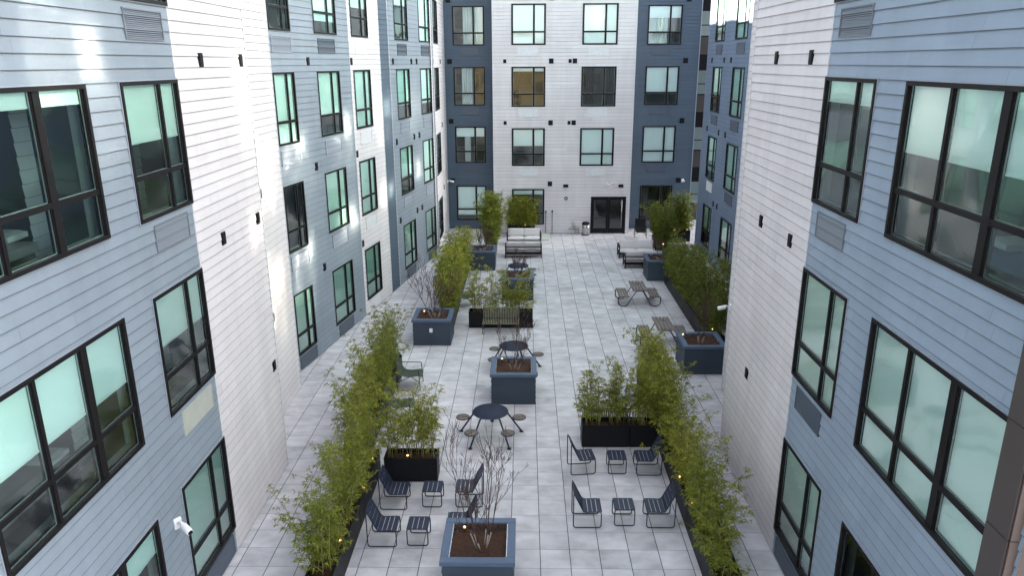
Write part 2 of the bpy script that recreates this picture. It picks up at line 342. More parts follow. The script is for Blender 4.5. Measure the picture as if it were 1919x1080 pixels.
class Wing:
    def __init__(s,label,loc):
        s.loc=loc; s.root=thing('apartment_wing',label,'building',loc); s.n=0; s.holes={}; s.case=M['trim_grey']; s.glass=M['glass']
    def hole(s,W,*h): s.holes.setdefault(id(W),[]).append(h)
    def part(s,mb,name,mat,parent=None): return mb.build(name,mat,parent or s.root,s.loc)
    def window(s,W,a0,a1,z0,z1,kind='narrow',mirror=False,blind=1.0,room=True,rs=.38,trans=.315,blinds=None,dark=False,curtains=()):
        s.hole(W,a0,a1,z0,z1)
        w=a1-a0; h=z1-z0; zt=z0+h*trans
        fw=.045
        def X(t): return a1-t*w if mirror else a0+t*w
        def bx(mb,t0,t1,za,zb,n0,n1,m=0):
            u,v=sorted((X(t0),X(t1))); W.box(mb,u,v,za,zb,n0,n1,m)
        e=fw/w
        f=MB()
        o_=.010/w
        bx(f,-o_,e,z0-.014,z1+.014,-.09,.042); bx(f,1-e,1+o_,z0-.014,z1+.014,-.09,.042)
        bx(f,e,1-e,z1-fw,z1+.014,-.09,.042); bx(f,e,1-e,z0-.014,z0+fw,-.09,.045)
        if kind=='narrow': mull=[(.66,.055)]
        elif kind=='wide': mull=[(1/3,.06),(2/3,.14)]
        else: mull=[]
        edges=[e]
        for t,mw in mull:
            k=mw/2/w
            bx(f,t-k,t+k,z0+fw,z1-fw,-.085,.022); edges+=[t-k,t+k]
        edges.append(1-e)
        cells=[(edges[i],edges[i+1]) for i in range(0,len(edges),2)]
        th=.038
        for c0,c1 in cells: bx(f,c0,c1,zt-th,zt+th,-.083,.020)
        # sash lines inside each upper light
        for c0,c1 in cells:
            q=.022/w
            for za,zb in ((zt+th,z1-fw),(z0+fw,zt-th)):
                bx(f,c0,c0+q,za,zb,-.07,.004); bx(f,c1-q,c1,za,zb,-.07,.004)
                k=.012/w
                bx(f,c0+q,c0+q+k,za,zb,-.027,-.015,1); bx(f,c1-q-k,c1-q,za,zb,-.027,-.015,1); bx(f,c0+q+k,c1-q-k,za,za+.012,-.027,-.015,1)
        fo=s.part(f,'window',[M['bronze'],M['spacer']])
        cs=MB(); k1,k0=.034,.0145
        W.box(cs,a0-k1,a0-k0,z0-k1,z1+k1,-.02,.027); W.box(cs,a1+k0,a1+k1,z0-k1,z1+k1,-.02,.027); W.box(cs,a0-k0,a1+k0,z1+k0,z1+k1,-.02,.027); W.box(cs,a0-k0,a1+k0,z0-k1,z0-k0,-.02,.027)
        s.part(cs,'casing',s.case,fo)
        g=MB()
        for c0,c1 in cells:
            for za,zb in ((zt+th,z1-fw),(z0+fw,zt-th)):
                u,v=sorted((X(c0),X(c1))); bowed(g,W,u,v,za,zb)
        s.part(g,'pane',s.glass,fo)
        # drywall return
        rv=MB(); nb=-.26
        W.quad(rv,[(a0,z0,nb),(a0,z0,-.09),(a0,z1,-.09),(a0,z1,nb)]); W.quad(rv,[(a1,z0,-.09),(a1,z0,nb),(a1,z1,nb),(a1,z1,-.09)])
        W.quad(rv,[(a0,z0,nb),(a1,z0,nb),(a1,z0,-.09),(a0,z0,-.09)]); W.quad(rv,[(a0,z1,-.09),(a1,z1,-.09),(a1,z1,nb),(a0,z1,nb)])
        s.part(rv,'reveal',M['drywall'],fo)
        bl=blinds or [blind]*len(cells)
        b=MB(); anyb=False
        for (c0,c1),fr in zip(cells,bl):
            if fr<=.01: continue
            if fr>=1: fr=.995
            anyb=True
            zb=z1-.03-(h-.05)*fr; k=.02/w
            bx(b,c0-k*.5,c1+k*.5,zb,z1-.02,-.052,-.046); bx(b,c0-k*.5,c1+k*.5,zb-.03,zb,-.058,-.042)
        if anyb: s.part(b,'blind',M['blind'],fo)
        for c0,c1,cm in curtains:
            k=MB(); n=int(abs(c1-c0)*w/.028)+2
            P=[(X(c0+(c1-c0)*i/n),-.14+.022*math.sin(i*1.25)+.012*math.sin(i*.47+1)) for i in range(n+1)]
            for (p,pn),(q,qn) in zip(P,P[1:]):
                W.quad(k,[(p,z0+.03,pn),(q,z0+.03,qn),(q,z1-.02,qn),(p,z1-.02,pn)])
            s.part(k,'curtain',M[cm],fo)
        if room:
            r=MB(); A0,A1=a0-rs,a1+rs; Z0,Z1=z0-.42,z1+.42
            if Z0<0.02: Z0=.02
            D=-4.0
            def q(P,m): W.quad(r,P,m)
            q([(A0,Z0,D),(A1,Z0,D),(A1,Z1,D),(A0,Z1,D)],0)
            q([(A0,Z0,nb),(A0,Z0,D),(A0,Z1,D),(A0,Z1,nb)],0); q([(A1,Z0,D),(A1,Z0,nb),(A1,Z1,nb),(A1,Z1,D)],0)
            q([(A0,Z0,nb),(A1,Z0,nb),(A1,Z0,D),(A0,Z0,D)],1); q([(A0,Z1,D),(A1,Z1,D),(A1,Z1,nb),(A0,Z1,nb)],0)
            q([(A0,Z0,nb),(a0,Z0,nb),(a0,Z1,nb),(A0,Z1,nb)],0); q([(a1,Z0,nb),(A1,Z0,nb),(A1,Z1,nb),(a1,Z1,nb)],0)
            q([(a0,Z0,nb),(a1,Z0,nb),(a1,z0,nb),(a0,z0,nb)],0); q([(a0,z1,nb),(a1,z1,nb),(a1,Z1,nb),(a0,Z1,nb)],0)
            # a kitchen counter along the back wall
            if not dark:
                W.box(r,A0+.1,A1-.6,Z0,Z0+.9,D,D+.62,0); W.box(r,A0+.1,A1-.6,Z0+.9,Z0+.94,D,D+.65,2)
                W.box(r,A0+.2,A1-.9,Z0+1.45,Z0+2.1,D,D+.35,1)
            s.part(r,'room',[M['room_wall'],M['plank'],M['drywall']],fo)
        return fo
    def grille(s,W,a0,a1,z0,z1,mat,louver=True):
        g=MB()
        t=.022
        W.box(g,a0,a1,z1-t,z1,.0,.034); W.box(g,a0,a1,z0,z0+t,.0,.034); W.box(g,a0,a0+t,z0+t,z1-t,.0,.034); W.box(g,a1-t,a1,z0+t,z1-t,.0,.034)
        n=int((z1-z0-2*t)/.028)
        if louver:
            for i in range(n):
                z=z0+t+(i+.5)*(z1-z0-2*t)/n; hh=.008
                P=[W.p(a0+t,z-hh,.030),W.p(a1-t,z-hh,.030),W.p(a1-t,z+hh,.016),W.p(a0+t,z+hh,.016)]
                if W.flip: P=P[::-1]
                g.quad(*P)
            W.quad(g,[(a0+t,z0+t,.0195-.012),(a1-t,z0+t,.0075),(a1-t,z1-t,.0075),(a0+t,z1-t,.0075)],1)
        else:
            W.box(g,a0+t,a1-t,z0+t,z1-t,.0,.026)
        return s.part(g,'vent_grille',[mat,M['trim_dark']])
    def vent(s,W,a,z,w=.18,h=.25,mat=None):
        g=MB()
        W.box(g,a-w/2,a+w/2,z-h/2,z+h/2,.0,.03)
        W.box(g,a-w/2+.02,a+w/2-.02,z-h/2+.02,z+h/2-.02,.03,.042)
        return s.part(g,'wall_vent',mat or M['black'])
    def side(s,name,mat,W,a0,a1,z0=.03,z1=ROOF):
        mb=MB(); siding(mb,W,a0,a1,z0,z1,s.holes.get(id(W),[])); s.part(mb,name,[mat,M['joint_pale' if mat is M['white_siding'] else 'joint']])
    def base(s,W,a0,a1):
        pass
def corner(wing,x,y,mat,d=.03,z1=ROOF,sx=1,sy=1):
    g=MB(); g.box(min(x,x+sx*d),max(x,x+sx*d),min(y,y+sy*d),max(y,y+sy*d),0,z1); wing.part(g,'corner_trim',mat)
def shell(wing,polys,z=ROOF):
    """roof slab and plain outer walls that close the block off; polys: list of footprints"""
    r=MB()
    for P in polys:
        n=len(P); top=[(x,y,z-.02) for x,y in P]
        i=len(r.v); r.v+=top; r.f.append(tuple(range(i,i+n))); r.m.append(0); r.sm.append(False)
    wing.part(r,'roof',M['roof'])
def outer(wing,segs,mat):
    r=MB()
    for (x0,y0),(x1,y1) in segs: r.quad((x0,y0,0),(x1,y1,0),(x1,y1,ROOF),(x0,y0,ROOF))
    wing.part(r,'outer_wall',mat)

# ---- near left wing ------------------------------------------------------
XL=-5.9
wl=Wing('near left apartment wing with grey boards then white boards around its wide dark windows',(XL,6,0))
W=Wall((XL,0),(0,1),(1,0)); WL1=W
def nrange(f): return BOTZ[f],TOPZ[f]
bl_n=[.93,.42,.42,.8,.6]; 
for f in range(5):
    z0,z1=nrange(f)
    wl.window(W,11.05,12.88,z0,z1,'narrow',False,bl_n[f])
    wl.window(W,7.0,10.14,z0,z1,'wide',False,blinds=[[.25,.25,.25],[.46,.46,.46],[.09,.09,.09],[.5,.5,.5],[.6,.6,.6]][f])
    wl.window(W,2.6,4.4,z0,z1,'narrow',False,.6)
    wl.window(W,-1.4,1.7,z0,z1,'wide',False,.5)
    if f==0: wl.grille(W,11.2,12.75,.06,.50,M['trim_dark'],False)
    elif f==1: wl.grille(W,11.42,12.65,z0-.57,z0-.12,M['cream_panel'],False)
    else: wl.grille(W,11.42,12.63,z0-.57,z0-.12,M['louvre'])
for a,z in ((13.97,9.66),(15.95,9.66),(14.03,6.32),(15.97,6.32),(16.02,2.78),(13.97,12.95),(15.95,12.95)): wl.vent(W,a,z)
wl.side('grey_siding',M['grey_siding'],W,-4,12.87); wl.side('white_siding',M['white_siding'],W,12.87,16.28)
We=Wall((XL,16.28),(-1,0),(0,1)); wl.side('white_siding',M['white_siding'],We,0,8.1)
corner(wl,XL,16.262,M['trim_white'],.026,sx=1,sy=1)
g=MB(); g.box(XL,XL+.026,12.862,12.884,0,ROOF); wl.part(g,'corner_trim',M['trim_white'])
shell(wl,[[(XL+.02,-4),(XL+.02,16.28),(-14,16.28),(-14,-4)]]); outer(wl,[((XL,-4),(-14,-4)),((-14,-4),(-14,16.28))],M['grey_siding'])

# ---- far left wing -------------------------------------------------------
wf=Wing('far left apartment wing turned inward with small windows and a narrow projecting bay',(-6.5,26,0))
XS=-6.89
Ws=Wall((XS,0),(0,1),(1,0))
d10=(math.sin(R(10)),math.cos(R(10))); n10=(d10[1],-d10[0])
W2=Wall((-7.25,21.99),d10,n10)
S0=-(21.99-20.83)/d10[1]
W3=Wall(W2.p(9.77,0)[:2],d10,n10)
A_bl=[1,.0,1,.35,.6]; B_bl=[1,1,.70,.8,.8]; C_bl=[1,1,1,.5,1]; D_bl=[1,.62,.72,.3,1]; E_bl=[1,1,.75,1,1]
for f in range(5):
    z0,z1=nrange(f)
    wf.window(W2,.0,1.30,z0,z1,'narrow',False,A_bl[f],rs=.2)
    wf.window(W2,2.92,4.66,z0,z1,'narrow',False,B_bl[f])
    wf.window(W2,5.96,7.55,z0,z1,'narrow',False,C_bl[f])
    wf.window(W3,.78,2.48,z0,z1,'narrow',False,D_bl[f])
    wf.window(W3,4.08,5.78,z0,z1,'narrow',False,E_bl[f])
    gz0,gz1=(.06,.48) if f==0 else (z0-.62,z0-.15)
    wf.grille(W2,.08,1.28,gz0,gz1,M['trim_dark'] if f==0 else M['trim_grey'],f>0)
    wf.grille(W2,3.15,4.45,gz0,gz1,M['trim_dark'] if f in(0,3) else M['trim_grey'],f>0)
    wf.grille(W2,6.25,7.35,gz0,gz1,M['trim_white'],False)
    wf.grille(W3,1.05,2.25,gz0,gz1,M['trim_dark'] if f in(0,3) else M['trim_grey'],f>0)
    wf.grille(W3,4.35,5.55,gz0,gz1,M['trim_dark'] if f in(0,3) else M['trim_grey'],f>0)
    zv=z1+.32
    wf.vent(W2,2.35,zv); wf.vent(W2,5.82,zv)
    for a in (.45,2.85,3.6): wf.vent(W3,a,zv)
    if f in(0,1): wf.vent(Ws,19.0,zv)
wf.side('white_siding',M['white_siding'],Ws,10,20.83)
Wk=Wall((XS,20.83),(-1,0),(0,1)); wf.side('white_siding',M['white_siding'],Wk,0,1.2)
wf.side('grey_siding',M['grey_siding'],W2,S0-.2,5.69); wf.side('white_siding',M['white_siding'],W2,5.69,8.72)
wf.side('blue_siding',M['dark_siding'],W2,8.72,9.77)
wf.side('grey_siding',M['grey_siding'],W3,0,6.28)
e3=W3.p(6.28,0)
Wt=Wall((-4.51,0),(0,1),(1,0))
for f in range(5):
    z0,z1=nrange(f); wf.window(Wt,38.35,40.2,z0,z1,'narrow',False,.6); wf.vent(Wt,41.2,z1+.32); wf.vent(Wt,37.95,z1+.32)
wf.side('white_siding',M['white_siding'],Wt,37.2,43.62)
for a_ in (5.69,8.72,9.77):
    g=MB(); q=[W2.p(a_-.012,0,.0),W2.p(a_+.012,0,.0),W2.p(a_+.012,0,.026),W2.p(a_-.012,0,.026)]; g.hexa(q+[(x,y,ROOF) for x,y,_ in q]); wf.part(g,'corner_trim',M['trim_white'])
corner(wf,XS,20.812,M['trim_white'],.026)
pw=W2.p(9.5,0)
shell(wf,[[(XS+.02,10),(XS+.02,20.83),W2.p(S0,0,.015)[:2],W3.p(6.28,0,.015)[:2],(-4.49,43.62),(-4.49,50),(-14,50),(-14,10)]])
outer(wf,[((-14,16.4),(-14,50)),((-14,50),(-4.5,50))],M['grey_siding'])

# ---- back block -----------------------------------------------------------
wb=Wing('back apartment block with a white board centre bay between two dark blue bays',(2,43,0))
YB=42.3; YS=43.6
B=Wall((0,YB),(1,0),(0,-1)); S=Wall((0,YS),(1,0),(0,-1)); wb.case=M['trim_dark']; wb.glass=M['glass_clear']
b1=[.0,.45,.08,1,1]; b2=[1,1,.0,1,1]
for f in range(5):
    z0,z1=nrange(f)
    wb.window(B,-.68,1.13,z0,z1,'narrow',False,b1[f] if f else .12,curtains=[(),(),((.0,.2,'curtain_dark'),),(),()][f])
    if f>0: wb.window(B,3.16,5.02,z0,z1,'narrow',False,b2[f],curtains=[(),(),((.02,.35,'curtain_dark'),(.72,.98,'curtain_dark')),((.02,.64,'curtain_white'),),()][f])
    wb.window(S,-4.0,-2.25,z0,z1,'narrow',False,[.85,.25,.0,.0,.6][f],curtains=[(),((.3,.5,'curtain_white'),),((.25,.6,'curtain_white'),),((.32,.98,'curtain_white'),),()][f])
    wb.window(S,6.85,8.72,z0,z1,'narrow',False,[.0,1,.70,.3,.8][f],rs=.3,curtains=[((.02,.3,'curtain_dark'),(.55,.98,'curtain_dark')),(),(),((.02,.60,'curtain_white'),),()][f])
    if f>0:
        wb.grille(B,-.35,.75,z0-.60,z0-.14,M['trim_white'],False); wb.grille(B,3.5,4.6,z0-.60,z0-.14,M['trim_white'],False)
        wb.grille(S,-3.6,-2.6,z0-.56,z0-.12,M['trim_dark'],False); wb.grille(S,7.15,8.2,z0-.56,z0-.12,M['trim_dark'],False)
    else: wb.grille(S,-3.6,-2.5,.06,.48,M['trim_dark'],False)
    zv=z1+.32
    if f>0:
        wb.vent(B,-1.07,zv,.17,.2); wb.vent(B,2.5,zv,.17,.2); wb.vent(B,2.76,zv,.24,.26)
    wb.vent(B,1.47,zv,.25,.27)
    wb.vent(S,-4.22,zv,.27,.27); wb.vent(S,9.05,zv,.27,.28)
# entrance: glazed double door
wb.hole(B,3.84,5.86,0,2.17)
dr=MB(); fw=.07
for a0,a1,z0,z1 in ((3.84,3.91,0,2.17),(5.79,5.86,0,2.17),(3.91,5.79,2.10,2.17)): B.box(dr,a0,a1,z0,z1,-.1,.03)
do=wb.part(dr,'entrance_door',M['black'])
for a0,a1 in ((3.915,4.845),(4.855,5.785)):
    d=MB(); 
    for u0,u1,z0,z1 in ((a0,a0+.11,.02,2.09),(a1-.11,a1,.02,2.09),(a0+.11,a1-.11,.02,.30),(a0+.11,a1-.11,1.97,2.09)): B.box(d,u0,u1,z0,z1,-.06,-.012)
    wb.part(d,'door_leaf',M['black'],do)
    d=MB(); B.quad(d,[(a0+.11,.30,-.04),(a1-.11,.30,-.04),(a1-.11,1.97,-.04),(a0+.11,1.97,-.04)]); wb.part(d,'pane',M['glass_clear'],do)
d=MB(); a=5.62
d.tube([B.p(a,.35,.06),B.p(a,2.0,.06)],.016,8)
for z in (.5,1.8): d.tube([B.p(a,z,-.02),B.p(a,z,.06)],.01,6)
wb.part(d,'door_handle',M['steel'],do)
d=MB()
for P,m in (([(3.5,0.01,-4),(6.0,0.01,-4),(6.0,2.6,-4),(3.5,2.6,-4)],0),([(3.5,.01,-.12),(6.,.01,-.12),(6.,.01,-4),(3.5,.01,-4)],1),([(3.5,2.6,-4),(6.,2.6,-4),(6.,2.6,-.12),(3.5,2.6,-.12)],0),([(3.5,.01,-.12),(3.5,.01,-4),(3.5,2.6,-4),(3.5,2.6,-.12)],0),([(6.,.01,-4),(6.,.01,-.12),(6.,2.6,-.12),(6.,2.6,-4)],0)): B.quad(d,P,m)
wb.part(d,'lobby',[M['brown_dark'],M['plank']],do)
wb.side('white_siding',M['white_siding'],B,-1.73,6.05)
for x,n in ((-1.73,-1),(6.05,1)):
    Wz=Wall((x,YB),(0,1),(n,0)); wb.side('white_siding',M['white_siding'],Wz,0,YS-YB)
wb.side('blue_siding',M['dark_siding'],S,-4.5,-1.73); wb.side('blue_siding',M['dark_siding'],S,6.05,9.79)
Wz=Wall((9.79,YS),(0,1),(1,0)); wb.side('blue_siding',M['dark_siding'],Wz,0,2.6)
corner(wb,-1.73,YB,M['trim_white'],.026,sx=-1,sy=-1); corner(wb,6.05,YB,M['trim_white'],.026,sx=1,sy=-1)
g=MB(); g.box(9.765,9.815,YS-.03,YS-.001,0,ROOF); wb.part(g,'corner_trim',M['trim_grey'])
shell(wb,[[(-4.5,YS),(-1.73,YS),(-1.73,YB-.01),(6.05,YB-.01),(6.05,YS),(9.79,YS),(9.79,50),(-4.5,50)]])
outer(wb,[((-4.5,50),(9.79,50))],M['dark_siding'])

# ---- stair tower in the gap ----------------------------------------------
ws_=Wing('narrow dark stair tower with glass bands in the gap at the back right corner',(11,46,0))
ws_.root.name='stair_tower'
T=Wall((0,46.2),(1,0),(0,-1)); 
def bands(f): return 3.3*f
g=MB(); gl=MB(); dk=MB()
for f in range(5):
    z=3.33*f
    g=MB(); T.box(g,9.79,14,z+.0,z+1.0,-.05,.02); ws_.part(g,'spandrel',M['brown_dark'])
    T.quad(gl,[(9.79,z+1.06,-.02),(14,z+1.06,-.02),(14,z+2.42,-.02),(9.79,z+2.42,-.02)])
    T.box(dk,9.79,14,z+1.0,z+1.06,-.05,.03); T.box(dk,9.79,14,z+2.42,z+2.5,-.05,.03); T.box(dk,9.79,14,z+2.5,z+3.33,-.05,.0)
    T.box(dk,9.79,14,z+1.62,z+1.67,-.05,.03)
None; wo=ws_.part(dk,'window',M['black']); ws_.part(gl,'pane',M['glass'],wo)
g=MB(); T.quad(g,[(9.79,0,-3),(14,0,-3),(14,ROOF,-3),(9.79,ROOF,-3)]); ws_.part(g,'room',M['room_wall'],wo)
shell(ws_,[[(9.79,46.19),(14,46.19),(14,50),(9.79,50)]])

# ---- far right wing --------------------------------------------------------
XR2=9.27
wr=Wing('far right apartment wing with blue boards whose upper storeys catch the sun',(XR2,32,0))
Wq=Wall((XR2,0),(0,1),(-1,0)); wr.case=M['trim_dark']
for f in range(5):
    z0,z1=nrange(f)
    for k,(a0,a1) in enumerate(((36.25,37.9),(32.55,34.35),(28.6,30.4),(25.0,26.8),(21.6,23.3))):
        bl=[[.6,.8,.6,.8,.8],[.5,1,1,1,.8]][k][f] if k<2 else .9
        wr.window(Wq,a0,a1,z0,z1,'narrow',True,bl,room=k<2)
        if k<2:
            gz=(.06,.48) if f==0 else (z0-.62,z0-.15)
            wr.grille(Wq,a0+.25,a1-.3,*gz,M['trim_white'] if (k==0 and f==1) else M['trim_dark'],False)
    zv=z1+.32
    for a in ((36.0,35.3) if f==0 else (38.3,36.0,34.8)): wr.vent(Wq,a,zv)
wr.side('blue_siding',M['mid_siding'],Wq,20.9,39.3)
Wv=Wall((XR2,39.3),(1,0),(0,1)); wr.side('blue_siding',M['mid_siding'],Wv,0,4.73)
corner(wr,XR2,39.3,M['trim_grey'],.026,sx=-1,sy=-1)
shell(wr,[[(XR2-.01,20.9),(XR2-.01,39.3),(18,39.3),(18,20.9)]]); outer(wr,[((18,20.9),(18,39.3))],M['mid_siding'])

# ---- near right wing --------------------------------------------------------
XR=5.08
wn=Wing('near right apartment wing with pale blue boards, white boards and a brown corner pillar',(XR,12,0))
W=Wall((XR,0),(0,1),(-1,0)); WR1=W; wn.glass=M['glass_pale']
for f in range(5):
    z0,z1=nrange(f)
    wn.window(W,11.1,12.95,z0,z1,'narrow',True,[.9,1,.16,.5,.3][f])
    wn.window(W,7.0,10.2,z0,z1,'wide',True,blinds=[[.0,.0,.0],[1,1,1],[.42,.42,.42],[.5,.5,.5],[.3,.3,.3]][f])
    if f==0: wn.grille(W,11.35,12.8,.06,.48,M['trim_dark'],False)
    elif f==1: wn.grille(W,11.5,12.65,z0-.57,z0-.12,M['trim_dark'],False)
    else: wn.grille(W,11.5,12.65,z0-.57,z0-.12,M['louvre'])
for a,z in ((15.62,9.66),(13.75,9.66),(15.62,6.32),(13.82,6.32),(15.6,2.8),(15.62,12.95),(13.75,12.95)): wn.vent(W,a,z)
wn.side('blue_siding',M['blue_siding'],W,6.5,12.95); wn.side('white_siding',M['white_siding'],W,12.95,17.2)
Wx=Wall((XR,17.2),(1,0),(0,1)); wn.side('white_siding',M['white_siding'],Wx,0,1.0)
Wp=Wall((6.08,0),(0,1),(-1,0)); 
for f in (3,4): wn.window(Wp,17.5,19.35,*nrange(f),'narrow',True,.9,room=False)  # unseen windows, added to reflect sun onto the left wall
wn.side('white_siding',M['white_siding'],Wp,17.2,20.95)
Wy=Wall((6.08,20.95),(1,0),(0,1)); wn.side('white_siding',M['white_siding'],Wy,0,3.2)
corner(wn,XR,17.2,M['trim_white'],.026,sx=-1,sy=-1); corner(wn,6.08,20.95,M['trim_white'],.026,sx=-1,sy=-1)
g=MB(); g.box(XR-.024,XR,12.94,12.962,0,ROOF); wn.part(g,'corner_trim',M['trim_white'])
# brown clad corner pillar, panels with open joints
g=MB(); z=0.0
while z<ROOF:
    z1=min(z+1.22,ROOF); g.box(4.95,4.97,6.57,6.93,z+.006,z1-.006,0); g.box(4.975,6.6,6.55,6.568,z+.006,z1-.006,1); z=z1
g.box(4.972,6.6,6.572,6.93,0,ROOF,2)
wn.part(g,'pillar',[M['brown_dark'],M['brown_panel'],M['black']])
shell(wn,[[(XR-.01,6.6),(XR-.01,17.2),(6.07,17.2),(6.07,20.95),(18,20.95),(18,6.6)]]); outer(wn,[((6.5,6.6),(18,6.6)),((18,6.6),(18,20.95))],M['brown_panel'])

# ---- building across the street, seen only as reflections ------------------
t=thing('street_building','tan street building opposite the courtyard opening, mirrored in the back windows','building',(0,-38,0))
bm=MB(); bm.box(-30,30,-12,0,0,13); bm.build('wall',simple('tan_brick',(.36,.27,.13),.9,0,.35,.6),t)
for i in range(14):
    for z in (1,4.4,7.8):
        wq=MB(); x=-28+i*4.2; wq.box(x,x+2.1,0,.06,z,z+2.1); wq.build('window',M['black'],t)
# ------------------------------------------------------------------ ground
g=MB(); g.quad((-400,-400,-.012),(400,-400,-.012),(400,400,-.012),(-400,400,-.012))
o=g.build('ground',simple('asphalt_ground',(.06,.06,.06),.9,0,.3,.3)); o['kind']='structure'
g=MB(); g.quad((-14,-6,0),(14,-6,0),(14,47,0),(-14,47,0)); o=g.build('courtyard_paving',M['paver']); o['kind']='structure'

# ------------------------------------------------------------------ planters and plants
rnd=random.Random(7)
def planter_box(label,x0,x1,y0,y1,h=.97,outlet=None,grp='square board-clad planters'):
    cx,cy=(x0+x1)/2,(y0+y1)/2; a,b=(x1-x0)/2,(y1-y0)/2
    t=thing('planter_box',label,'planter',(cx,cy,0),0,grp)
    bo=MB(); i=.045; n=5; bh=(h-.11)/n
    for k in range(n):
        z0=.012+k*bh; lo,hi=.018,.0
        def ring(d,z): return [(-a+i-d,-b+i-d,z),(a-i+d,-b+i-d,z),(a-i+d,b-i+d,z),(-a+i-d,b-i+d,z)]
        bo.loft([ring(lo,z0),ring(0,z0+bh)],0,False,False); bo.loft([ring(0,z0),ring(lo,z0)],0,False,False)
    bo.build('body',M['planter'],t)
    w=.155
    def bar(q):
        c=MB(); c.cbox(*q,h-.10,h,.008); return c.build('cap_board',M['planter_cap'],t)
    bar((-a,a,-b,-b+w)); bar((-a,a,b-w,b)); bar((-a,-a+w,-b+w+.002,b-w-.002)); bar((a-w,a,-b+w+.002,b-w-.002))
    li=MB(); q=w
    for (u0,u1,v0,v1) in ((-a+q,a-q,-b+q,-b+q+.012),(-a+q,a-q,b-q-.012,b-q),(-a+q,-a+q+.012,-b+q+.013,b-q-.013),(a-q-.012,a-q,-b+q+.013,b-q-.013)): li.box(u0,u1,v0,v1,h-.32,h-.02)
    li.build('liner',M['steel'],t)
    s=MB(); n=14; r=random.Random(int(cx*100+cy*7)); H=[[h-.17+r.uniform(-.02,.02)+.03*math.sin(i*.6+cx)*math.cos(j*.5) for j in range(n+1)] for i in range(n+1)]
    ax,by=a-w-.012,b-w-.012
    for i in range(n):
        for j in range(n):
            f=lambda p,q:(-ax+2*ax*p/n,-by+2*by*q/n,H[p][q])
            s.quad(f(i,j),f(i+1,j),f(i+1,j+1),f(i,j+1),0,True)
    s.build('soil',M['mulch'],t)
    if outlet:
        o=MB(); ox,oy,oz,wh=outlet; o.cbox(ox-.055,ox+.055,oy-.03,oy+.03,oz-.07,oz+.07,.008); o.build('outlet_cover',M['cover_white'] if wh else M['trim_dark'],t)
    return t
P1=planter_box('blue board-clad planter nearest the camera, with the largest bare birch',-1.53,-.16,11.28,12.65)
P2=planter_box('blue board-clad planter between two round tables in the middle of the courtyard',-.99,.37,19.66,21.05,outlet=(.66,-.1,.72,False))
P3=planter_box('blue board-clad planter with a white outlet cover on its front',-3.95,-2.56,24.35,25.73,outlet=(-.02,-.675,.58,True))
P4=planter_box('dark blue board-clad planter beside the grey cushioned sofas at the back left',-2.70,-1.36,34.18,35.52)
P5=planter_box('blue board-clad planter half hidden behind the pale slatted bench and bamboo',-.96,.42,29.52,30.9)
P6=planter_box('dark blue board-clad planter against the right wall, beside a picnic table',5.06,6.42,21.88,23.25)
P7=planter_box('dark blue board-clad planter at the right back, in front of the sofas',5.58,6.9,32.42,33.8)

def trough(label,x0,x1,y0,y1,h=.61):
    cx,cy=(x0+x1)/2,(y0+y1)/2; a,b=(x1-x0)/2,(y1-y0)/2
    t=thing('trough_planter',label,'planter',(cx,cy,0),0,'long black trough planters')
    bo=MB(); r=.018
    for q in ((-a,a,-b,-b+.022),(-a,a,b-.022,b),(-a,-a+.022,-b+.0225,b-.0225),(a-.022,a,-b+.0225,b-.0225)): bo.box(*q,.008,h)
    bo.build('body',M['black'],t)
    li=MB(); l=.03
    for q in ((-a-.006,a+.006,-b-.006,-b+l),(-a-.006,a+.006,b-l,b+.006),(-a-.006,-a+l,-b+l+.001,b-l-.001),(a-l,a+.006,-b+l+.001,b-l-.001)): li.box(*q,h+.001,h+.014)
    li.build('rim',M['black'],t)
    s=MB(); nx,ny=max(4,int(a*2/.1)),max(4,int(b*2/.1)); rr=random.Random(int(cx*91+cy*17))
    H=[[h-.09+rr.uniform(-.03,.03) for j in range(ny+1)] for i in range(nx+1)]
    ax,by=a-.023,b-.023; f=lambda p,q:(-ax+2*ax*p/nx,-by+2*by*q/ny,H[p][q])
    for i in range(nx):
        for j in range(ny): s.quad(f(i,j),f(i+1,j),f(i+1,j+1),f(i,j+1),0,True)
    s.build('soil',M['mulch'],t)
    return t

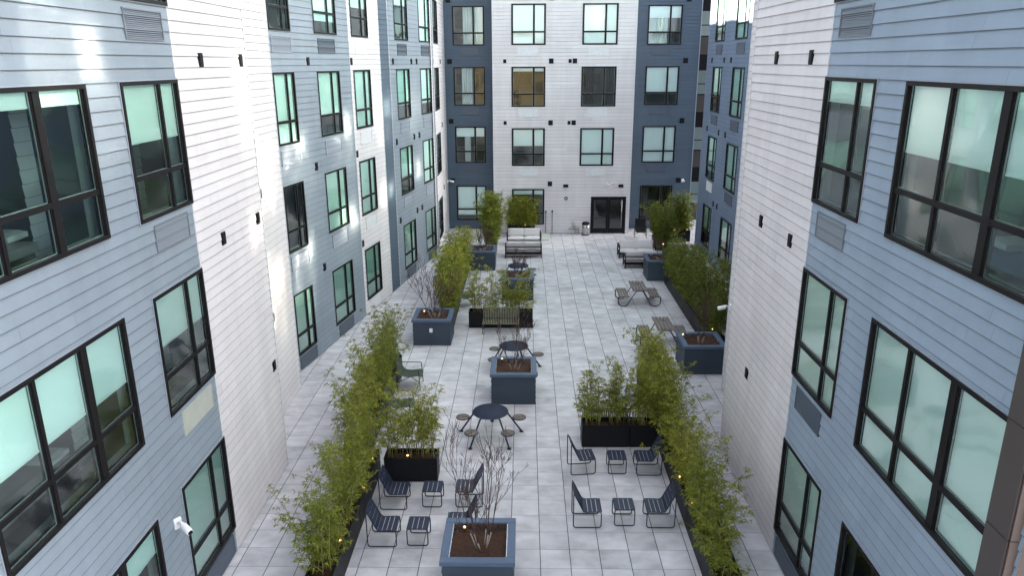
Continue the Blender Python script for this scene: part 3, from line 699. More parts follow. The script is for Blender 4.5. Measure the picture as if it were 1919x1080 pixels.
def bamboo(label,x0,x1,y0,y1,h,seed,dens=9,leaf=.115,z0=.5,lean=(0,0),spread=.42,lpb=7,dark=False,low=.18):
    """one clump of canes with leafy side shoots"""
    r=random.Random(seed); cx,cy=(x0+x1)/2,(y0+y1)/2
    t=thing('bamboo_clump',label,'bamboo',(cx,cy,z0),0,'bamboo clumps in the troughs')
    st=MB(); lf=MB()
    area_len=max(x1-x0,y1-y0); ns=max(4,int(dens*area_len))
    for k in range(ns):
        bx=r.uniform(x0+.06,x1-.06)-cx; by=r.uniform(y0+.04,y1-.04)-cy
        hh=h*r.uniform(.48,1.2)-z0+.05
        dx=lean[0]+r.gauss(0,spread)*.6; dy=lean[1]+r.gauss(0,spread)*.6
        pts=[]; m=6
        for i in range(m):
            u=i/(m-1); b=u**1.8
            pts.append(Vector((bx+dx*b+r.uniform(-.01,.01),by+dy*b+r.uniform(-.01,.01),hh*u*(1-.10*b))))
        st.tube([p for p in pts],[.009*(1-.65*i/(m-1)) for i in range(m)],5)
        nb=int(11+hh*6)
        for j in range(nb):
            u=low+(1-low)*(j+r.random())/nb; q=u*(m-1); i=min(int(q),m-2); P=pts[i].lerp(pts[i+1],q-i)
            th=r.uniform(0,2*math.pi); L=r.uniform(.12,.34)*(1.15-.5*u); el=r.uniform(.1,.9)
            d=Vector((math.cos(th)*math.cos(el),math.sin(th)*math.cos(el),math.sin(el)))
            tip=P+d*L; tip.z-=L*.15
            if r.random()<.5: st.tube([P,P.lerp(tip,.5)+Vector((0,0,.02)),tip],[.0035,.003,.002],3,caps=False)
            for c in range(lpb):
                Q=P.lerp(tip,r.uniform(.35,1.05)); a2=th+r.gauss(0,.95); e2=r.uniform(-.85,.45)
                D=Vector((math.cos(a2)*math.cos(e2),math.sin(a2)*math.cos(e2),math.sin(e2)))
                ll=leaf*r.uniform(.65,1.3); wv=D.cross(Vector((r.gauss(0,.5),r.gauss(0,.5),1))); 
                if wv.length<1e-3: continue
                wv.normalize(); wv*=ll*.095
                sag=Vector((0,0,-ll*.16)); mid=Q+D*ll*.42
                lf.quad(Q,mid-wv,Q+D*ll+sag,mid+wv)
    st.build('stems',M['cane'],t); lf.build('foliage',M['leaf_dark'] if dark else M['leaf'],t)
    return t
TR=[ # label tail, box, bamboo height, density, leaf size, lean
 ('nearest of the left row, beside the front pair of sled chairs',-4.0,-3.5,11.3,13.6,2.1,10,.092,(-.10,0)),
 ('second of the left row, beside the second pair of sled chairs',-4.0,-3.5,13.62,15.95,2.1,10,.092,(-.08,0)),
 ('third of the left row, behind the hidden lounge armchair',-4.42,-3.92,16.05,19.0,2.25,10,.098,(-.05,0)),
 ('farthest of the left front row, behind the green armchair',-4.42,-3.92,19.02,22.0,2.4,10,.098,(-.05,0)),
 ('nearest of the right row, at the bottom right corner',3.47,3.97,11.3,13.7,1.75,10,.092,(.14,0)),
 ('second of the right row, beside the sled chairs facing left',3.47,3.97,13.72,16.1,1.8,10,.092,(.10,0)),
 ('third of the right row, touching the end of the cross trough',3.47,3.97,16.12,18.5,1.9,11,.098,(.12,0)),
 ('farthest of the right front row, in front of the wall planter',3.47,3.97,18.52,21.0,2.0,11,.098,(.05,0)),
 ('short one crossing the left side behind the stools',-3.32,-2.06,15.5,16.0,2.35,12,.098,(0.05,.0)),
 ('left one of the pair crossing the right side, behind the slatted bench back',1.5,2.72,17.2,17.7,2.2,12,.098,(0,0)),
 ('right one of the pair crossing the right side, next to the right row',2.74,3.45,17.2,17.7,2.2,14,.098,(0,0)),
 ('left one of the middle pair, behind the pale slatted bench',-2.08,-.9,26.2,26.7,2.2,6,.13,(0,0)),
 ('right one of the middle pair, behind the pale slatted bench',-.88,.32,26.2,26.7,2.1,7,.13,(0,0)),
 ('first of the far left row, behind the planter with the white outlet',-3.15,-2.65,25.9,28.5,2.3,9,.165,(0,0)),
 ('middle of the far left row, along the far left wall',-3.15,-2.65,28.52,31.2,2.25,9,.165,(0,0)),
 ('last of the far left row, beside the dark planter',-3.15,-2.65,31.22,33.9,2.25,9,.165,(0,0)),
 ('first of the far right row, beside the nearer picnic table',6.32,6.82,23.5,26.4,2.9,11,.14,(.15,0)),
 ('middle of the far right row, beside the farther picnic table',6.32,6.82,26.42,29.3,2.4,10,.15,(.1,0)),
 ('last of the far right row, in front of the back right planter',6.32,6.82,29.32,32.2,2.3,10,.15,(.1,0)),
 ('one at the left back beside the sofas, with the tallest bamboo',-2.0,-1.45,36.6,38.8,3.0,14,.18,(0,0)),
 ('one under the ground floor window of the white back wall',-.95,.6,41.45,41.95,2.1,12,.18,(0,0)),
 ('one beside the right sofas near the back wall',6.95,7.45,36.9,39.4,2.35,12,.18,(0,0)),
 ('one across the gap in the back right corner',8.0,9.2,40.2,40.7,2.6,16,.18,(0,0)),
]
for i,(lb,x0,x1,y0,y1,h,dn,lf,ln) in enumerate(TR):
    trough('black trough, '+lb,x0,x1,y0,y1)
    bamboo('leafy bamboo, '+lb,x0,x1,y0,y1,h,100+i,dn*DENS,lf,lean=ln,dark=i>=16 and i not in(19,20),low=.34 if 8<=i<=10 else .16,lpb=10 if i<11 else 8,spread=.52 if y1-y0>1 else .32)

def birch(label,P,soil,h,ns,spread,seed,tw=1.0,lean=(0,0)):
    r=random.Random(seed); t=thing('birch_tree',label,'tree',(P.location.x+lean[0],P.location.y+lean[1],soil),0,'bare birches in the planters')
    tr=MB(); tg=MB()
    def grow(p,d,L,rad,depth):
        n=5; pts=[p]; dd=d.copy()
        for i in range(n):
            dd=(dd+Vector((r.gauss(0,.07),r.gauss(0,.07),.05+.05*depth))).normalized(); pts.append(pts[-1]+dd*L/n)
        rr=[max(.0038*tw,rad*(1-.72*i/n)) for i in range(n+1)]
        if depth==0:
            k=1
            tr.tube(pts[:k+1],rr[:k+1],7); tg.tube(pts[k:],rr[k:],5)
        else: tg.tube(pts,rr,4 if depth>1 else 5,caps=False)
        if depth<3:
            nb=[7,4,1][depth]
            for j in range(nb):
                u=r.uniform(.28 if depth==0 else .2,.97); q=u*n; i=min(int(q),n-1); b=pts[i].lerp(pts[i+1],q-i)
                ax=dd.cross(Vector((r.gauss(0,1),r.gauss(0,1),r.gauss(0,1)))).normalized()
                nd=(dd*math.cos(.62)+ax*math.sin(r.uniform(.35,.75))).normalized()
                grow(b,nd,L*r.uniform(.30,.52)*(1.1-.3*u),rr[i]*.55,depth+1)
    for k in range(ns):
        a=2*math.pi*(k+r.random()*.6)/ns; b=Vector((.09*math.cos(a),.09*math.sin(a),-.03))
        d=Vector((math.cos(a)*spread*r.uniform(.35,1.25),math.sin(a)*spread*r.uniform(.35,1.25),1)).normalized()
        grow(b,d,h*r.uniform(.7,1.05),.015*r.uniform(.7,1.1),0)
    tr.build('trunk',M['birch'],t); tg.build('branches',M['twig'],t)
    return t
birch('largest bare many-stemmed birch, in the nearest blue planter',P1,.80,2.1,6,.40,11,.85,(.05,-.05))
birch('bare birch in the planter between the two round tables',P2,.80,1.7,5,.40,12,1.05,(.05,0))
birch('bare birch in the planter with the white outlet cover',P3,.80,1.9,6,.40,13,1.2,(.05,0))
birch('small bare birch in the dark planter at the back left',P4,.80,1.2,7,.42,14,1.3)
birch('bare birch half hidden in the planter behind the pale bench',P5,.80,1.2,5,.36,15,1.2)
birch('bare birch rising against the bamboo in the planter by the right wall',P6,.80,1.7,4,.15,16,1.0)
birch('small bare birch in the planter in front of the right sofas',P7,.80,1.1,5,.4,17,1.3)

# ------------------------------------------------------------------ sled chairs and stools
def sheet(mb,pts,w,th=.004,m=0):
    """bent sheet running along pts (x,z), width w in y"""
    for (a,b) in zip(pts,pts[1:]):
        d=Vector((b[0]-a[0],0,b[1]-a[1])); nn=Vector((-d.z,0,d.x)).normalized()*th
        A=Vector((a[0],0,a[1])); B_=Vector((b[0],0,b[1]))
        Y0=Vector((0,-w/2,0)); Y1=Vector((0,w/2,0))
        mb.hexa([A+Y0,B_+Y0,B_+Y1,A+Y1,A+Y0+nn,B_+Y0+nn,B_+Y1+nn,A+Y1+nn],m)
def sled_chair(label,loc,rz):
    t=thing('sled_chair',label,'chair',loc,rz,'navy sled-base lounge chairs')
    # seat faces +x ; origin under the middle
    for y in (-.255,.255):
        f=MB(); p=[(-.30,y,.86),(-.295,y,.013),(.30,y,.013),(.30,y,.40),(-.075,y,.385)]
        P=rounded(p,.07,4,True); f.tube(P,.0125,7,closed=True); f.build('side_frame',M['navy'],t)
    s=MB(); 
    xs=[-.085,.012,.108,.204,.295]
    for a,b in zip(xs,xs[1:]):
        za=.388+.03*(a+.085); zb=.388+.03*(b+.085); sheet(s,[(a+.006,za),(b-.006,zb)],.50,.006)
    s.tube([(.30,-.255,.40),(.30,.255,.40)],.012,6); s.tube([(-.08,-.255,.385),(-.08,.255,.385)],.01,6)
    s.build('seat',M['navy'],t)
    b=MB(); A=Vector((-.085,0,.40)); B_=Vector((-.285,0,.83))
    for i in range(4):
        u0,u1=i/4+.012,(i+1)/4-.012; p=A.lerp(B_,u0); q=A.lerp(B_,u1); sheet(b,[(p.x,p.z),(q.x,q.z)],.50,.006)
    b.tube([(-.296,-.255,.845),(-.296,.255,.845)],.011,6)
    b.build('backrest',M['navy'],t)
    return t
def stool(label,loc,rz):
    t=thing('sled_stool',label,'stool',loc,rz,'navy sled-base stools')
    for y in (-.215,.215):
        f=MB(); P=rounded([(-.215,y,.013),(.215,y,.013),(.215,y,.40),(-.215,y,.40)],.06,4,True); f.tube(P,.0125,7,closed=True); f.build('side_frame',M['navy'],t)
    s=MB(); xs=[-.212,-.106,0,.106,.212]
    for a,b in zip(xs,xs[1:]): sheet(s,[(a+.006,.408),(b-.006,.408)],.44,.006)
    for x in (-.212,.212): s.tube([(x,-.21,.402),(x,.21,.402)],.011,6)
    s.build('seat',M['navy'],t)
    return t
c0=sled_chair('navy sled chair facing right, front row of the right group',(1.355,13.97,0),0); ct=tree_of(c0)
for lb,x,y,rz in (('navy sled chair facing left, front row of the right group, against the bamboo',2.93,13.98,180),
  ('navy sled chair turned slightly askew, back row of the right group',1.40,16.11,7),
  ('navy sled chair facing left, back row of the right group, half behind bamboo',3.02,16.09,180),
  ('navy sled chair facing right, front row of the left group, its back in bamboo',-2.93,13.27,0),
  ('navy sled chair facing right, back row of the left group, its back in bamboo',-2.92,14.60,0),
  ('navy sled chair facing left, back row of the left group, behind the birch',-1.23,14.71,180),
  ('navy sled chair facing left, front row of the left group, mostly behind the nearest planter',-1.30,13.42,180)):
    dup(c0,(x,y,0),R(rz),lb,ct)
s0=stool('navy stool in the front row of the right group',(2.165,14.01,0),0); stt=tree_of(s0)
for lb,x,y in (('navy stool in the back row of the right group, before the cross trough',2.26,16.11),('navy stool in the front row of the left group',-2.20,13.28),('navy stool in the back row of the left group, before the cross trough',-2.065,14.67)):
    dup(s0,(x,y,0),0,lb,stt)

# ------------------------------------------------------------------ round picnic tables
def round_table(label,x,y,rot):
    t=thing('round_picnic_table',label,'table',(x,y,0),R(rot),'round picnic tables with five seats')
    m=MB(); m.lathe([(0.0,.715),(.44,.715),(.462,.722),(.466,.735),(.46,.744),(.0,.744)],40); m.build('tabletop',M['table_top'],t)
    ri=MB(); ri.tube([(.466*math.cos(a),.466*math.sin(a),.73) for a in [2*math.pi*k/40 for k in range(40)]],.010,6,closed=True); ri.build('table_edge',M['navy'],t)
    h=MB(); h.lathe([(.06,.60),(.16,.70),(.16,.714)],16); h.build('hub',M['navy'],t)
    for k in range(5):
        a=2*math.pi*k/5; c,s=math.cos(a),math.sin(a)
        l=MB(); l.tube([(.30*c,.30*s,.70),(.44*c,.44*s,.665),(.86*c,.86*s,.02)],.023,8)
        l.cbox(.86*c-.05,.86*c+.05,.86*s-.05,.86*s+.05,.001,.02,.004)
        l.tube([(.60*c,.60*s,.41),(.80*c,.80*s,.405)],.018,6)
        l.build('leg',M['navy'],t)
        se=MB(); cx,cy=.80*c,.80*s
        for i in (-1,1):
            # half disc of wood each side of a slit
            px,py=-s*i,c*i; P=[]
            for q in range(13):
                b=math.pi*q/12; rr=.165; u=rr*math.cos(b); v=.012+(rr-.012)*math.sin(b)
                P.append((cx+c*u+px*v,cy+s*u+py*v))
            if i<0: P=P[::-1]
            se.loft([[(X,Y,.428) for X,Y in P],[(X,Y,.452) for X,Y in P]],0,True,False)
        so_=se.build('seat',M['seat_wood'],t)
        rg=MB(); rg.tube([(cx+.175*math.cos(b),cy+.175*math.sin(b),.438) for b in [2*math.pi*j/24 for j in range(24)]],.014,6,closed=True)
        rg.tube([(cx-.17*c,cy-.17*s,.42),(cx+.17*c,cy+.17*s,.42)],.012,6); rg.build('seat_ring',M['navy'],so_)
    return t
round_table('round navy picnic table with five wooden seats, nearest the camera',-.89,17.78,18)
round_table('round navy picnic table just behind the blue planter with a birch',-.34,22.53,0)
round_table('round navy picnic table in front of the left sofas, behind bamboo',-.27,32.5,35)

# ------------------------------------------------------------------ wooden picnic tables
def picnic(label,x,y):
    t=thing('picnic_table',label,'table',(x,y,0),0,'wooden picnic tables')
    L=.71
    def plank(name,x0,x1,z0,z1):
        m=MB(); m.cbox(x0,x1,-L,L,z0,z1,.006); return m.build(name,M['wood'],t)
    for k in range(5): plank('top_plank',-.31+k*.126,-.31+k*.126+.100,.715,.75)
    for s in (-1,1):
        for k in range(4):
            c=s*.63; u=c-.21+k*.107; m=MB(); m.cbox(u,u+.086,-L+.15,L-.05,.42,.452,.006); m.build('seat_plank',M['wood'],t)
    for yy in (-.5,.52):
        f=MB()
        P=rounded([(-.86,yy,.41),(-.86,yy,.10),(-.68,yy,.02),(-.52,yy,.02),(-.14,yy,.66),(.14,yy,.66),(.52,yy,.02),(.68,yy,.02),(.86,yy,.10),(.86,yy,.41)],.09,4)
        f.tube(P,.018,8); f.box(-.30,.30,yy-.02,yy+.02,.685,.713)
        for s in (-1,1): f.box(s*.63-.235,s*.63+.235,yy-.02,yy+.02,.395,.418)
        f.build('frame',M['black'],t)
    return t
picnic('weathered plank picnic table beside the farther right bamboo',4.70,29.28)
picnic('weathered plank picnic table next to the dark planter at the right wall',4.92,24.68)

# ------------------------------------------------------------------ olive armchairs and benches
def armchair(label,loc,rz):
    t=thing('lounge_armchair',label,'armchair',loc,rz,'olive lounge armchairs')
    sh=MB(); prof=[(-.40,.98),(-.37,.80),(-.32,.62),(-.25,.47),(-.16,.40),(.0,.385),(.18,.41),(.30,.425),(.345,.40),(.36,.34)]
    P=rounded([(a,0,b) for a,b in prof],.05,2)
    rings=[[(p.x,-.29,p.z),(p.x,.29,p.z)] for p in P]
    k=len(P)
    for i in range(k-1):
        a,b=P[i],P[i+1]; d=b-a; n=Vector((-d.z,0,d.x)).normalized()*.006
        yy=[-.30,-.20,-.07,.07,.20,.30]
        for j in range(5):
            c0=.03*(abs(yy[j])/.3)**3; c1=.03*(abs(yy[j+1])/.3)**3
            q=[Vector((a.x,yy[j],a.z+c0)),Vector((b.x,yy[j],b.z+c0)),Vector((b.x,yy[j+1],b.z+c1)),Vector((a.x,yy[j+1],a.z+c1))]
            sh.quad(*q,0,True)
    sh.build('seat_shell',M['olive'],t)
    for s in (-1,1):
        f=MB(); y=s*.33
        f.tube(rounded([(-.36,y,.015),(-.36,y,.66),(.30,y,.66),(.33,y,.015)],.05,4),.014,8)
        f.build('arm_frame',M['olive'],t)
    b=MB(); b.tube([(-.35,-.33,.26),(0,0,.31),(.32,.33,.26)],.012,6); b.tube([(-.35,.33,.26),(0,0,.312),(.32,-.33,.26)],.012,6); b.tube([(0,0,.30),(0,0,.385)],.02,6)
    b.build('brace',M['olive'],t)
    return t
a0=armchair('olive lounge armchair facing right against the left front bamboo',(-3.50,20.98,0),0); at_=tree_of(a0)
dup(a0,(-3.47,18.88,0),R(0),'olive lounge armchair nearly hidden by bamboo, only its arm showing',at_)
dup(a0,(-2.36,28.85,0),R(4),'olive lounge armchair at the far left, beside the dark bamboo row',at_)
dk_=dup(a0,(6.62,41.35,0),R(-95),'dark lounge armchair by the window at the back right, near the doors',at_)
for c in kids(dk_):
    for ms in c.material_slots: ms.link='OBJECT'; ms.material=M['black']
def slat_bench(label,loc,rz,L=1.28):
    t=thing('slatted_bench',label,'bench',loc,rz,'slatted steel benches')
    n=22
    s=MB(); b=MB()
    for k in range(n):
        x=-L/2+.03+(L-.06)*k/(n-1); w=.017
        s.box(x-w,x+w,-.34,.20,.43,.445)
        b.hexa([(x-w,.215,.455),(x+w,.215,.455),(x+w,.229,.455),(x-w,.229,.455),(x-w,.325,.83),(x+w,.325,.83),(x+w,.339,.83),(x-w,.339,.83)])
    s.box(-L/2,L/2,-.345,-.335,.41,.446); s.build('seat',M['olive_slat'],t)
    b.tube([(-L/2,.333,.835),(L/2,.333,.835)],.014,6); b.build('backrest',M['olive_slat'],t)
    for x in (-L/2+.02,L/2-.02):
        f=MB(); f.tube(rounded([(x,-.31,.012),(x,-.31,.42),(x,.20,.42),(x,.345,.90)],.03,3),.015,7); f.tube([(x,.20,.42),(x,.27,.012)],.015,7); f.build('leg',M['olive'],t)
    return t
slat_bench('pale slatted bench facing the camera in front of the middle trough pair',(-.86,25.82,0),0,1.36)
slat_bench('slatted bench seen from behind over the right cross trough',(2.21,18.08,0),R(180),1.24)

# ------------------------------------------------------------------ sofas
def cushion(mb,x0,x1,y0,y1,z0,z1,rx=0):
    nx,ny=8,6; T=[];Bm=[]
    for i in range(nx+1):
        T.append([]);Bm.append([])
        for j in range(ny+1):
            u,v=i/nx*2-1,j/ny*2-1; e=(1-abs(u)**5)*(1-abs(v)**5); zc=(z0+z1)/2; hz=(z1-z0)/2*(.45+.55*e**.5)
            x=x0+(x1-x0)*i/nx; y=y0+(y1-y0)*j/ny
            T[-1].append((x,y,zc+hz)); Bm[-1].append((x,y,zc-hz))
    def tr(p):
        if not rx: return p
        c,s=math.cos(rx),math.sin(rx); return (p[0],y0+(p[1]-y0)*c-(p[2]-z0)*s,z0+(p[1]-y0)*s+(p[2]-z0)*c)
    for A,fl in ((T,0),(Bm,1)):
        for i in range(nx):
            for j in range(ny):
                q=[tr(A[i][j]),tr(A[i+1][j]),tr(A[i+1][j+1]),tr(A[i][j+1])]
                mb.quad(*(q[::-1] if fl else q),0,True)
    for j in range(ny):
        for i,o in ((0,1),(nx,0)): q=[tr(Bm[i][j]),tr(Bm[i][j+1]),tr(T[i][j+1]),tr(T[i][j])]; mb.quad(*(q[::-1] if o else q))
    for i in range(nx):
        for j,o in ((0,0),(ny,1)): q=[tr(Bm[i][j]),tr(Bm[i+1][j]),tr(T[i+1][j]),tr(T[i][j])]; mb.quad(*(q[::-1] if o else q))
def sofa(label,loc,rz,L=1.88):
    t=thing('outdoor_sofa',label,'sofa',loc,rz,'black framed sofas with pale cushions')
    a=L/2
    # faces -y
    f=MB(); r=.028
    for x in (-a+.03,a-.03):
        f.tube([(x,-.37,0.005),(x,-.37,.60)],r,8); f.tube([(x,.37,0.005),(x,.37,.60)],r,8)
        f.box(x-.035,x+.035,-.40,.40,.60,.635)
    f.box(-a+.03,a-.03,-.385,-.355,.20,.27); f.box(-a+.03,a-.03,.355,.385,.20,.27); f.box(-a,-a+.05,-.36,.36,.20,.27); f.box(a-.05,a,-.36,.36,.20,.27)
    f.box(-a+.06,a-.06,-.35,.35,.235,.25); f.build('frame',M['black'],t)
    b=MB(); b.box(-a+.03,a-.03,.345,.37,.58,.63); b.box(-a+.03,a-.03,.345,.37,.40,.44); b.build('back_rail',M['black'],t)
    for s in (0,1):
        x0=-a+.07 if s==0 else .005; x1=-.005 if s==0 else a-.07
        c=MB(); cushion(c,x0,x1,-.38,.22,.255,.43); c.build('seat_cushion',M['cushion'],t)
        c=MB(); cushion(c,x0,x1,.16,.16+.40,.43,.57,R(76)); c.build('back_cushion',M['cushion'],t)
    return t
f0=sofa('pale cushioned sofa facing the camera at the left back',(-.02,39.75,0),0); ft=tree_of(f0)
dup(f0,(-.04,36.95,0),R(180),'pale cushioned sofa with its back to the camera, behind the round table',ft)
dup(f0,(5.75,36.95,0),0,'pale cushioned sofa facing the camera at the right back',ft)
dup(f0,(5.79,34.95,0),R(180),'pale cushioned sofa with its back to the camera, beside the right planter',ft)

# ------------------------------------------------------------------ things seen inside the near windows
t=thing('dining_table','round dark table inside the second floor left window','table',WL1.p(12.0,BOTZ[1]-.41,-1.25))
m=MB(); m.lathe([(.0,.70),(.52,.70),(.54,.72),(.52,.74),(.0,.74)],28); m.build('tabletop',M['black'],t)
for k in range(4):
    a=math.pi*(k/2+.25); m=MB(); m.tube([(.3*math.cos(a),.3*math.sin(a),.70),(.45*math.cos(a),.45*math.sin(a),0)],.018,6); m.build('leg',M['black'],t)
t=thing('pendant_lamp','pale pendant lamp inside the upper left wide window','lamp',WL1.p(9.55,TOPZ[2]+.40,-1.5))
m=MB(); m.tube([(0,0,0),(0,0,-.75)],.006,5); m.build('cord',M['black'],t); m=MB(); m.lathe([(.13,-1.0),(.11,-.90),(.04,-.76),(.02,-.74)],18); m.build('lamp_shade',M['cover_white'],t)
def bed(label,p,c):
    t=thing('bed',label,'bed',p); m=MB(); m.cbox(-.75,.75,-.95,.95,.0,.28,.02); m.build('base',M['brown_dark'],t)
    m=MB(); cushion(m,-.74,.74,-.94,.94,.28,.56); m.build('duvet',M[c],t)
    for x in (-.36,.36):
        m=MB(); cushion(m,x-.3,x+.3,.5,.9,.53,.68); m.build('pillow',M['cover_white'],t)
M['duvet_blue']=simple('blue_duvet',(.10,.17,.32),.9,0,.3,4); M['duvet_grey']=simple('grey_duvet',(.25,.24,.23),.9,0,.3,4)
bed('bed with a blue cover inside the upper right wide window',WR1.p(8.2,BOTZ[2]-.41,-1.35),'duvet_blue')
bed('bed with a grey cover inside the upper left wide window',WL1.p(8.6,BOTZ[2]-.41,-1.35),'duvet_grey')
bed('bed with a grey cover inside the second floor left wide window',WL1.p(8.7,BOTZ[1]-.41,-1.45),'duvet_grey')
# ------------------------------------------------------------------ small things by the walls
t=thing('trash_can','round stainless trash can with a black top beside the entrance doors','trash can',(3.55,41.95,0))
m=MB(); m.lathe([(.20,.005),(.21,.01),(.21,.66),(.205,.665)],28); m.build('body',M['steel'],t)
m=MB(); m.lathe([(.216,.60),(.218,.70),(.20,.74),(.13,.75),(.12,.70),(.0,.69)],28); m.build('lid',M['black'],t)
m=MB(); m.lathe([(.213,.0),(.215,.06)],28); m.build('base_ring',M['black'],t)
t=thing('fire_connection','grey pipe valves low on the white wall, left of the trash can','pipe valve',(2.95,42.2,0))
for x in (-.17,.02,.20):
    m=MB(); m.tube([(x,.07,.42),(x,-.08,.42),(x,-.14,.36)],.04,10); m.lathe([(.055,.30),(.06,.36),(.05,.38)],12,cx=x,cy=-.15); m.build('inlet',M['pipe'],t)
m=MB(); m.tube([(-.40,.03,.30),(.30,.03,.30)],.03,8); m.tube([(-.05,.03,.3),(-.05,.03,.62),(.08,.03,.62)],.022,8); m.tube([(.02,.0,.005),(.02,.0,.30)],.03,8); m.tube([(.2,.0,.005),(.2,.0,.30)],.03,8)
m.build('manifold',M['pipe'],t)
m=MB(); m.tube([(-.14+.07*math.cos(2*math.pi*k/12),-.06,.66+.07*math.sin(2*math.pi*k/12)) for k in range(12)],.012,5,closed=True); m.tube([(-.14,-.06,.62),(-.14,.03,.50)],.012,5); m.build('hand_wheel',M['trim_dark'],t)
def pole(label,x,h,y=42.16):
    t=thing('vent_pipe',label,'pipe',(x,y,0),0,'thin dark pipes on the back wall')
    m=MB(); m.tube([(0,0,.002),(0,0,h)],.018,8); m.build('pipe',M['trim_dark'],t)
    m=MB(); m.lathe([(.02,h-.02),(.05,h+.02),(.05,h+.09),(.02,h+.13)],12); m.build('cap',M['trim_dark'],t)
    for z in (.35,h-.25):
        b=MB(); b.box(-.03,.03,0,.118,z,z+.025); b.build('bracket',M['trim_dark'],t)
pole('thin dark pipe with a cap on the white wall, left of the pair',1.25,1.25); pole('thin dark pipe with a cap on the white wall, right of the pair',1.62,1.28)
t=thing('wall_hydrant_pipe','thin dark pipe on the blue wall right of the entrance doors','pipe',(6.2,43.45,0))
m=MB(); m.tube([(0,0,.002),(0,0,1.5)],.02,8); m.build('pipe',M['trim_dark'],t); m=MB(); m.tube([(.11,0,.002),(.11,0,1.0)],.016,8); m.tube([(0,0,.9),(.11,0,.9)],.012,6); m.build('branch_pipe',M['trim_dark'],t)
m=MB(); m.cbox(1.0,1.42,40.5,42.2,.001,.05,.006); tag(m.build('concrete_pad',M['concrete']),'low pale concrete pad beside the far left sofa','pad')
# exit sign with two lamp heads
t=thing('exit_sign','white lit EXIT sign with two lamp heads above the entrance doors','sign',(4.86,42.27,2.66))
m=MB(); m.cbox(-.17,.17,-.05,0,0,.24,.012); m.build('housing',M['cover_white'],t)
for x in (-.13,.13):
    m=MB(); m.tube([(x,-.02,.26),(x,-.07,.29),(x,-.10,.275)],[.03,.05,.055],10); m.build('lamp_head',M['cover_white'],t)
fc=bpy.data.curves.new('exit_text','FONT'); fc.body='EXIT'; fc.size=.155; fc.align_x='CENTER'; fc.align_y='CENTER'; fc.extrude=.003
fo=bpy.data.objects.new('exit_text_curve',fc); C.objects.link(fo)
dg=bpy.context.evaluated_depsgraph_get(); me=bpy.data.meshes.new_from_object(fo.evaluated_get(dg)); bpy.data.objects.remove(fo)
tx=bpy.data.objects.new('letters',me); C.objects.link(tx); me.materials.clear(); me.materials.append(M['exit_red']); tx.parent=t; tx.location=(0,-.0535,.12); tx.rotation_euler=(R(90),0,0)
def elight(label,x,z):
    t=thing('emergency_light',label,'wall light',(x,42.27,z)); m=MB(); m.cbox(-.14,.14,-.10,0,-.08,.08,.012); m.build('housing',M['black'],t)
    m=MB(); m.box(-.11,.11,-.09,-.03,-.088,-.081); m.build('lens',M['cover_white'],t)
elight('small black wall light left of the EXIT sign',2.38,2.80); elight('small black wall light right of the EXIT sign',5.52,2.80)
t=thing('alarm_horn','round black alarm horn on the white wall, left of the doors','alarm',(2.40,42.27,2.08)); m=MB()
P=[(.09,0),(.10,.03),(.08,.06)]
rg=[[(r*math.cos(2*math.pi*k/20),-z,r*math.sin(2*math.pi*k/20)) for k in range(20)] for r,z in P]; m.loft(rg); m.build('housing',M['black'],t)
m=MB(); m.loft([[(r*math.cos(2*math.pi*k/16),-z,r*math.sin(2*math.pi*k/16)) for k in range(16)] for r,z in ((.04,.061),(.035,.075))]); m.build('lens',M['cover_white'],t)
def camera_thing(label,p,rz):
    t=thing('security_camera',label,'camera',p,rz)    # wall behind, looks along local -y
    m=MB(); m.cbox(-.07,.07,-.05,0,-.10,.10,.01); m.build('wall_mount',M['cover_white'],t)
    m=MB(); m.tube([(0,-.04,.02),(0,-.16,.06),(0,-.20,.06)],.025,8); m.build('arm',M['cover_white'],t)
    m=MB(); m.tube([(0,-.16,.02),(0,-.20,.015),(0,-.36,-.02),(0,-.40,-.03)],[.04,.062,.062,.052],12); b=m.build('housing',M['cover_white'],t)
    m=MB(); m.tube([(0,-.401,-.03),(0,-.412,-.033)],[.042,.04],12); m.build('lens',M['black'],b)
camera_thing('white security camera on the near left wall between its ground floor windows',(XL+.02,10.72,2.15),R(55))
camera_thing('white security camera in the far left corner by the back block',(-4.49,43.0,2.95),R(90))
camera_thing('white security camera on the dark blue wall at the back right',(9.3,43.57,2.9),R(0))
camera_thing('white security camera low on the white corner strip of the right wing',(6.05,20.6,2.7),R(-90))

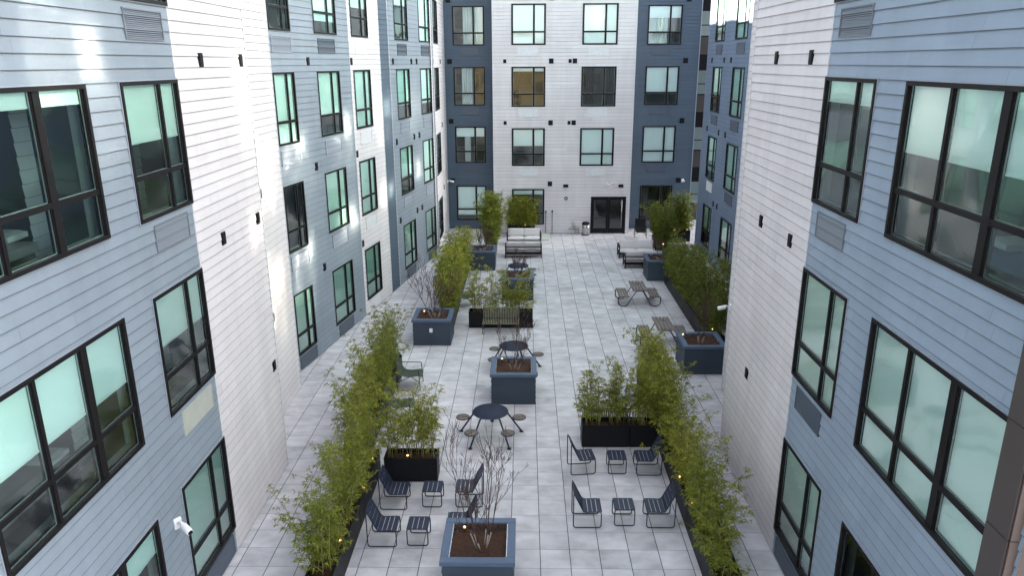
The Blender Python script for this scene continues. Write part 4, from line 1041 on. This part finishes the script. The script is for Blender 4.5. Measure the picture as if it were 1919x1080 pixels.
# ------------------------------------------------------------------ little warm planter lights
LB={}
def glow(label,x,y,z):
    t=thing('garden_light',label,'light',(x,y,z),rnd.uniform(0,6),'warm lights in the planters')
    m=MB(); m.tube([(0,0,-.08),(0,0,.03)],.008,6); m.build('stake',M['black'],t)
    m=MB(); m.tube([(0,0,.03),(0,.03,.06),(0,.05,.085)],[.02,.03,.034],10); m.build('housing',M['black'],t)
    m=MB(); m.lathe([(.010,.085),(.022,.092),(.026,.108),(.018,.124),(.006,.13)],10,cy=.05); m.build('bulb',M['lamp'],t)
for lb,x,y,z in (('warm light in the cross trough behind the left stools',-2.72,15.62,.55),
 ('warm light in the left row beside the nearest chairs',-3.55,12.3,.55),('warm light in the left row by the second chairs',-3.56,14.25,.55),('warm light in the left row by the cross trough',-3.56,15.4,.55),
 ('warm light in the right row beside the front chairs',3.55,13.7,.55),('warm light in the right row between the chair pairs',3.55,14.75,.55),('warm light in the right row behind the cross trough',3.6,17.9,.55),
 ('warm light in the nearest planter under the birch',-1.15,12.42,.84),('warm light in the planter between the round tables',-.66,20.85,.84),('warm light in the planter with the white outlet',-3.60,25.45,.84),('warm light in the planter by the right wall',5.28,23.0,.84),
 ('warm light at the start of the far right row',6.6,24.3,.55),('warm light in the first far right trough',6.5,25.6,.55),('warm light in the far left row behind the white outlet planter',-2.75,26.4,.55),
 ('warm light under the tall bamboo at the left back',-1.75,36.75,.55),('warm light below the white wall window',.1,41.55,.55),('warm light in the corner trough at the back right, left one',8.3,40.3,.55),('warm light in the corner trough at the back right, right one',9.0,40.3,.55),('warm light beside the right sofas',7.1,37.0,.55)):
    glow(lb,x,y,z)


# ------------------------------------------------------------------ camera, light
cam=bpy.data.cameras.new('camera'); co=bpy.data.objects.new('camera',cam); C.objects.link(co); sc.camera=co
pitch,yaw,roll=.296875661,-.0171863956,-.00423040755
cp,sp,cy,sy=math.cos(pitch),math.sin(pitch),math.cos(yaw),math.sin(yaw)
fwd=Vector((sy*cp,cy*cp,-sp)); right=Vector((cy,-sy,0)); up=right.cross(fwd)
r2=right*math.cos(roll)+up*math.sin(roll); u2=-right*math.sin(roll)+up*math.cos(roll)
co.matrix_world=Matrix(((r2.x,u2.x,-fwd.x,0),(r2.y,u2.y,-fwd.y,0),(r2.z,u2.z,-fwd.z,9.6),(0,0,0,1)))
cam.sensor_width=36; cam.lens=1386.0/1919*36; cam.clip_end=1500; cam.clip_start=.05
ELEV,ROT=R(26.0),R(80)
sd=Vector((-math.cos(ELEV)*math.sin(ROT),math.cos(ELEV)*math.cos(ROT),math.sin(ELEV)))
sl=bpy.data.lights.new('sun','SUN'); sl.energy=3.9; sl.angle=R(.53); sl.color=(1,.87,.70)
so=bpy.data.objects.new('sun',sl); C.objects.link(so); so.rotation_euler=(-sd).to_track_quat('-Z','Y').to_euler(); so.location=(-30,10,40)
wd=bpy.data.worlds.new('World'); sc.world=wd; wd.use_nodes=True; nt=wd.node_tree
bg=nt.nodes['Background']; sky=nt.nodes.new('ShaderNodeTexSky'); sky.sky_type='NISHITA'; sky.sun_disc=False
sky.sun_elevation=ELEV; sky.sun_rotation=ROT; sky.altitude=50; sky.air_density=1.0; sky.dust_density=1.0; sky.ozone_density=1.0
hs=nt.nodes.new('ShaderNodeHueSaturation'); hs.inputs['Saturation'].default_value=.40; nt.links.new(sky.outputs[0],hs.inputs['Color']); nt.links.new(hs.outputs[0],bg.inputs[0]); bg.inputs[1].default_value=.07
sc.view_settings.view_transform='Standard'; sc.view_settings.look='None'; sc.view_settings.gamma=1
sc.view_settings.exposure=3.55
cy_=sc.cycles
cy_.use_denoising=True; cy_.max_bounces=10; cy_.diffuse_bounces=5; cy_.glossy_bounces=4; cy_.transmission_bounces=6; cy_.transparent_max_bounces=24
cy_.caustics_reflective=True; cy_.blur_glossy=.1; cy_.sample_clamp_indirect=0; cy_.sample_clamp_direct=0
cy_.use_adaptive_sampling=False; cy_.use_guiding=True; cy_.guiding_training_samples=64
sc.render.film_transparent=False
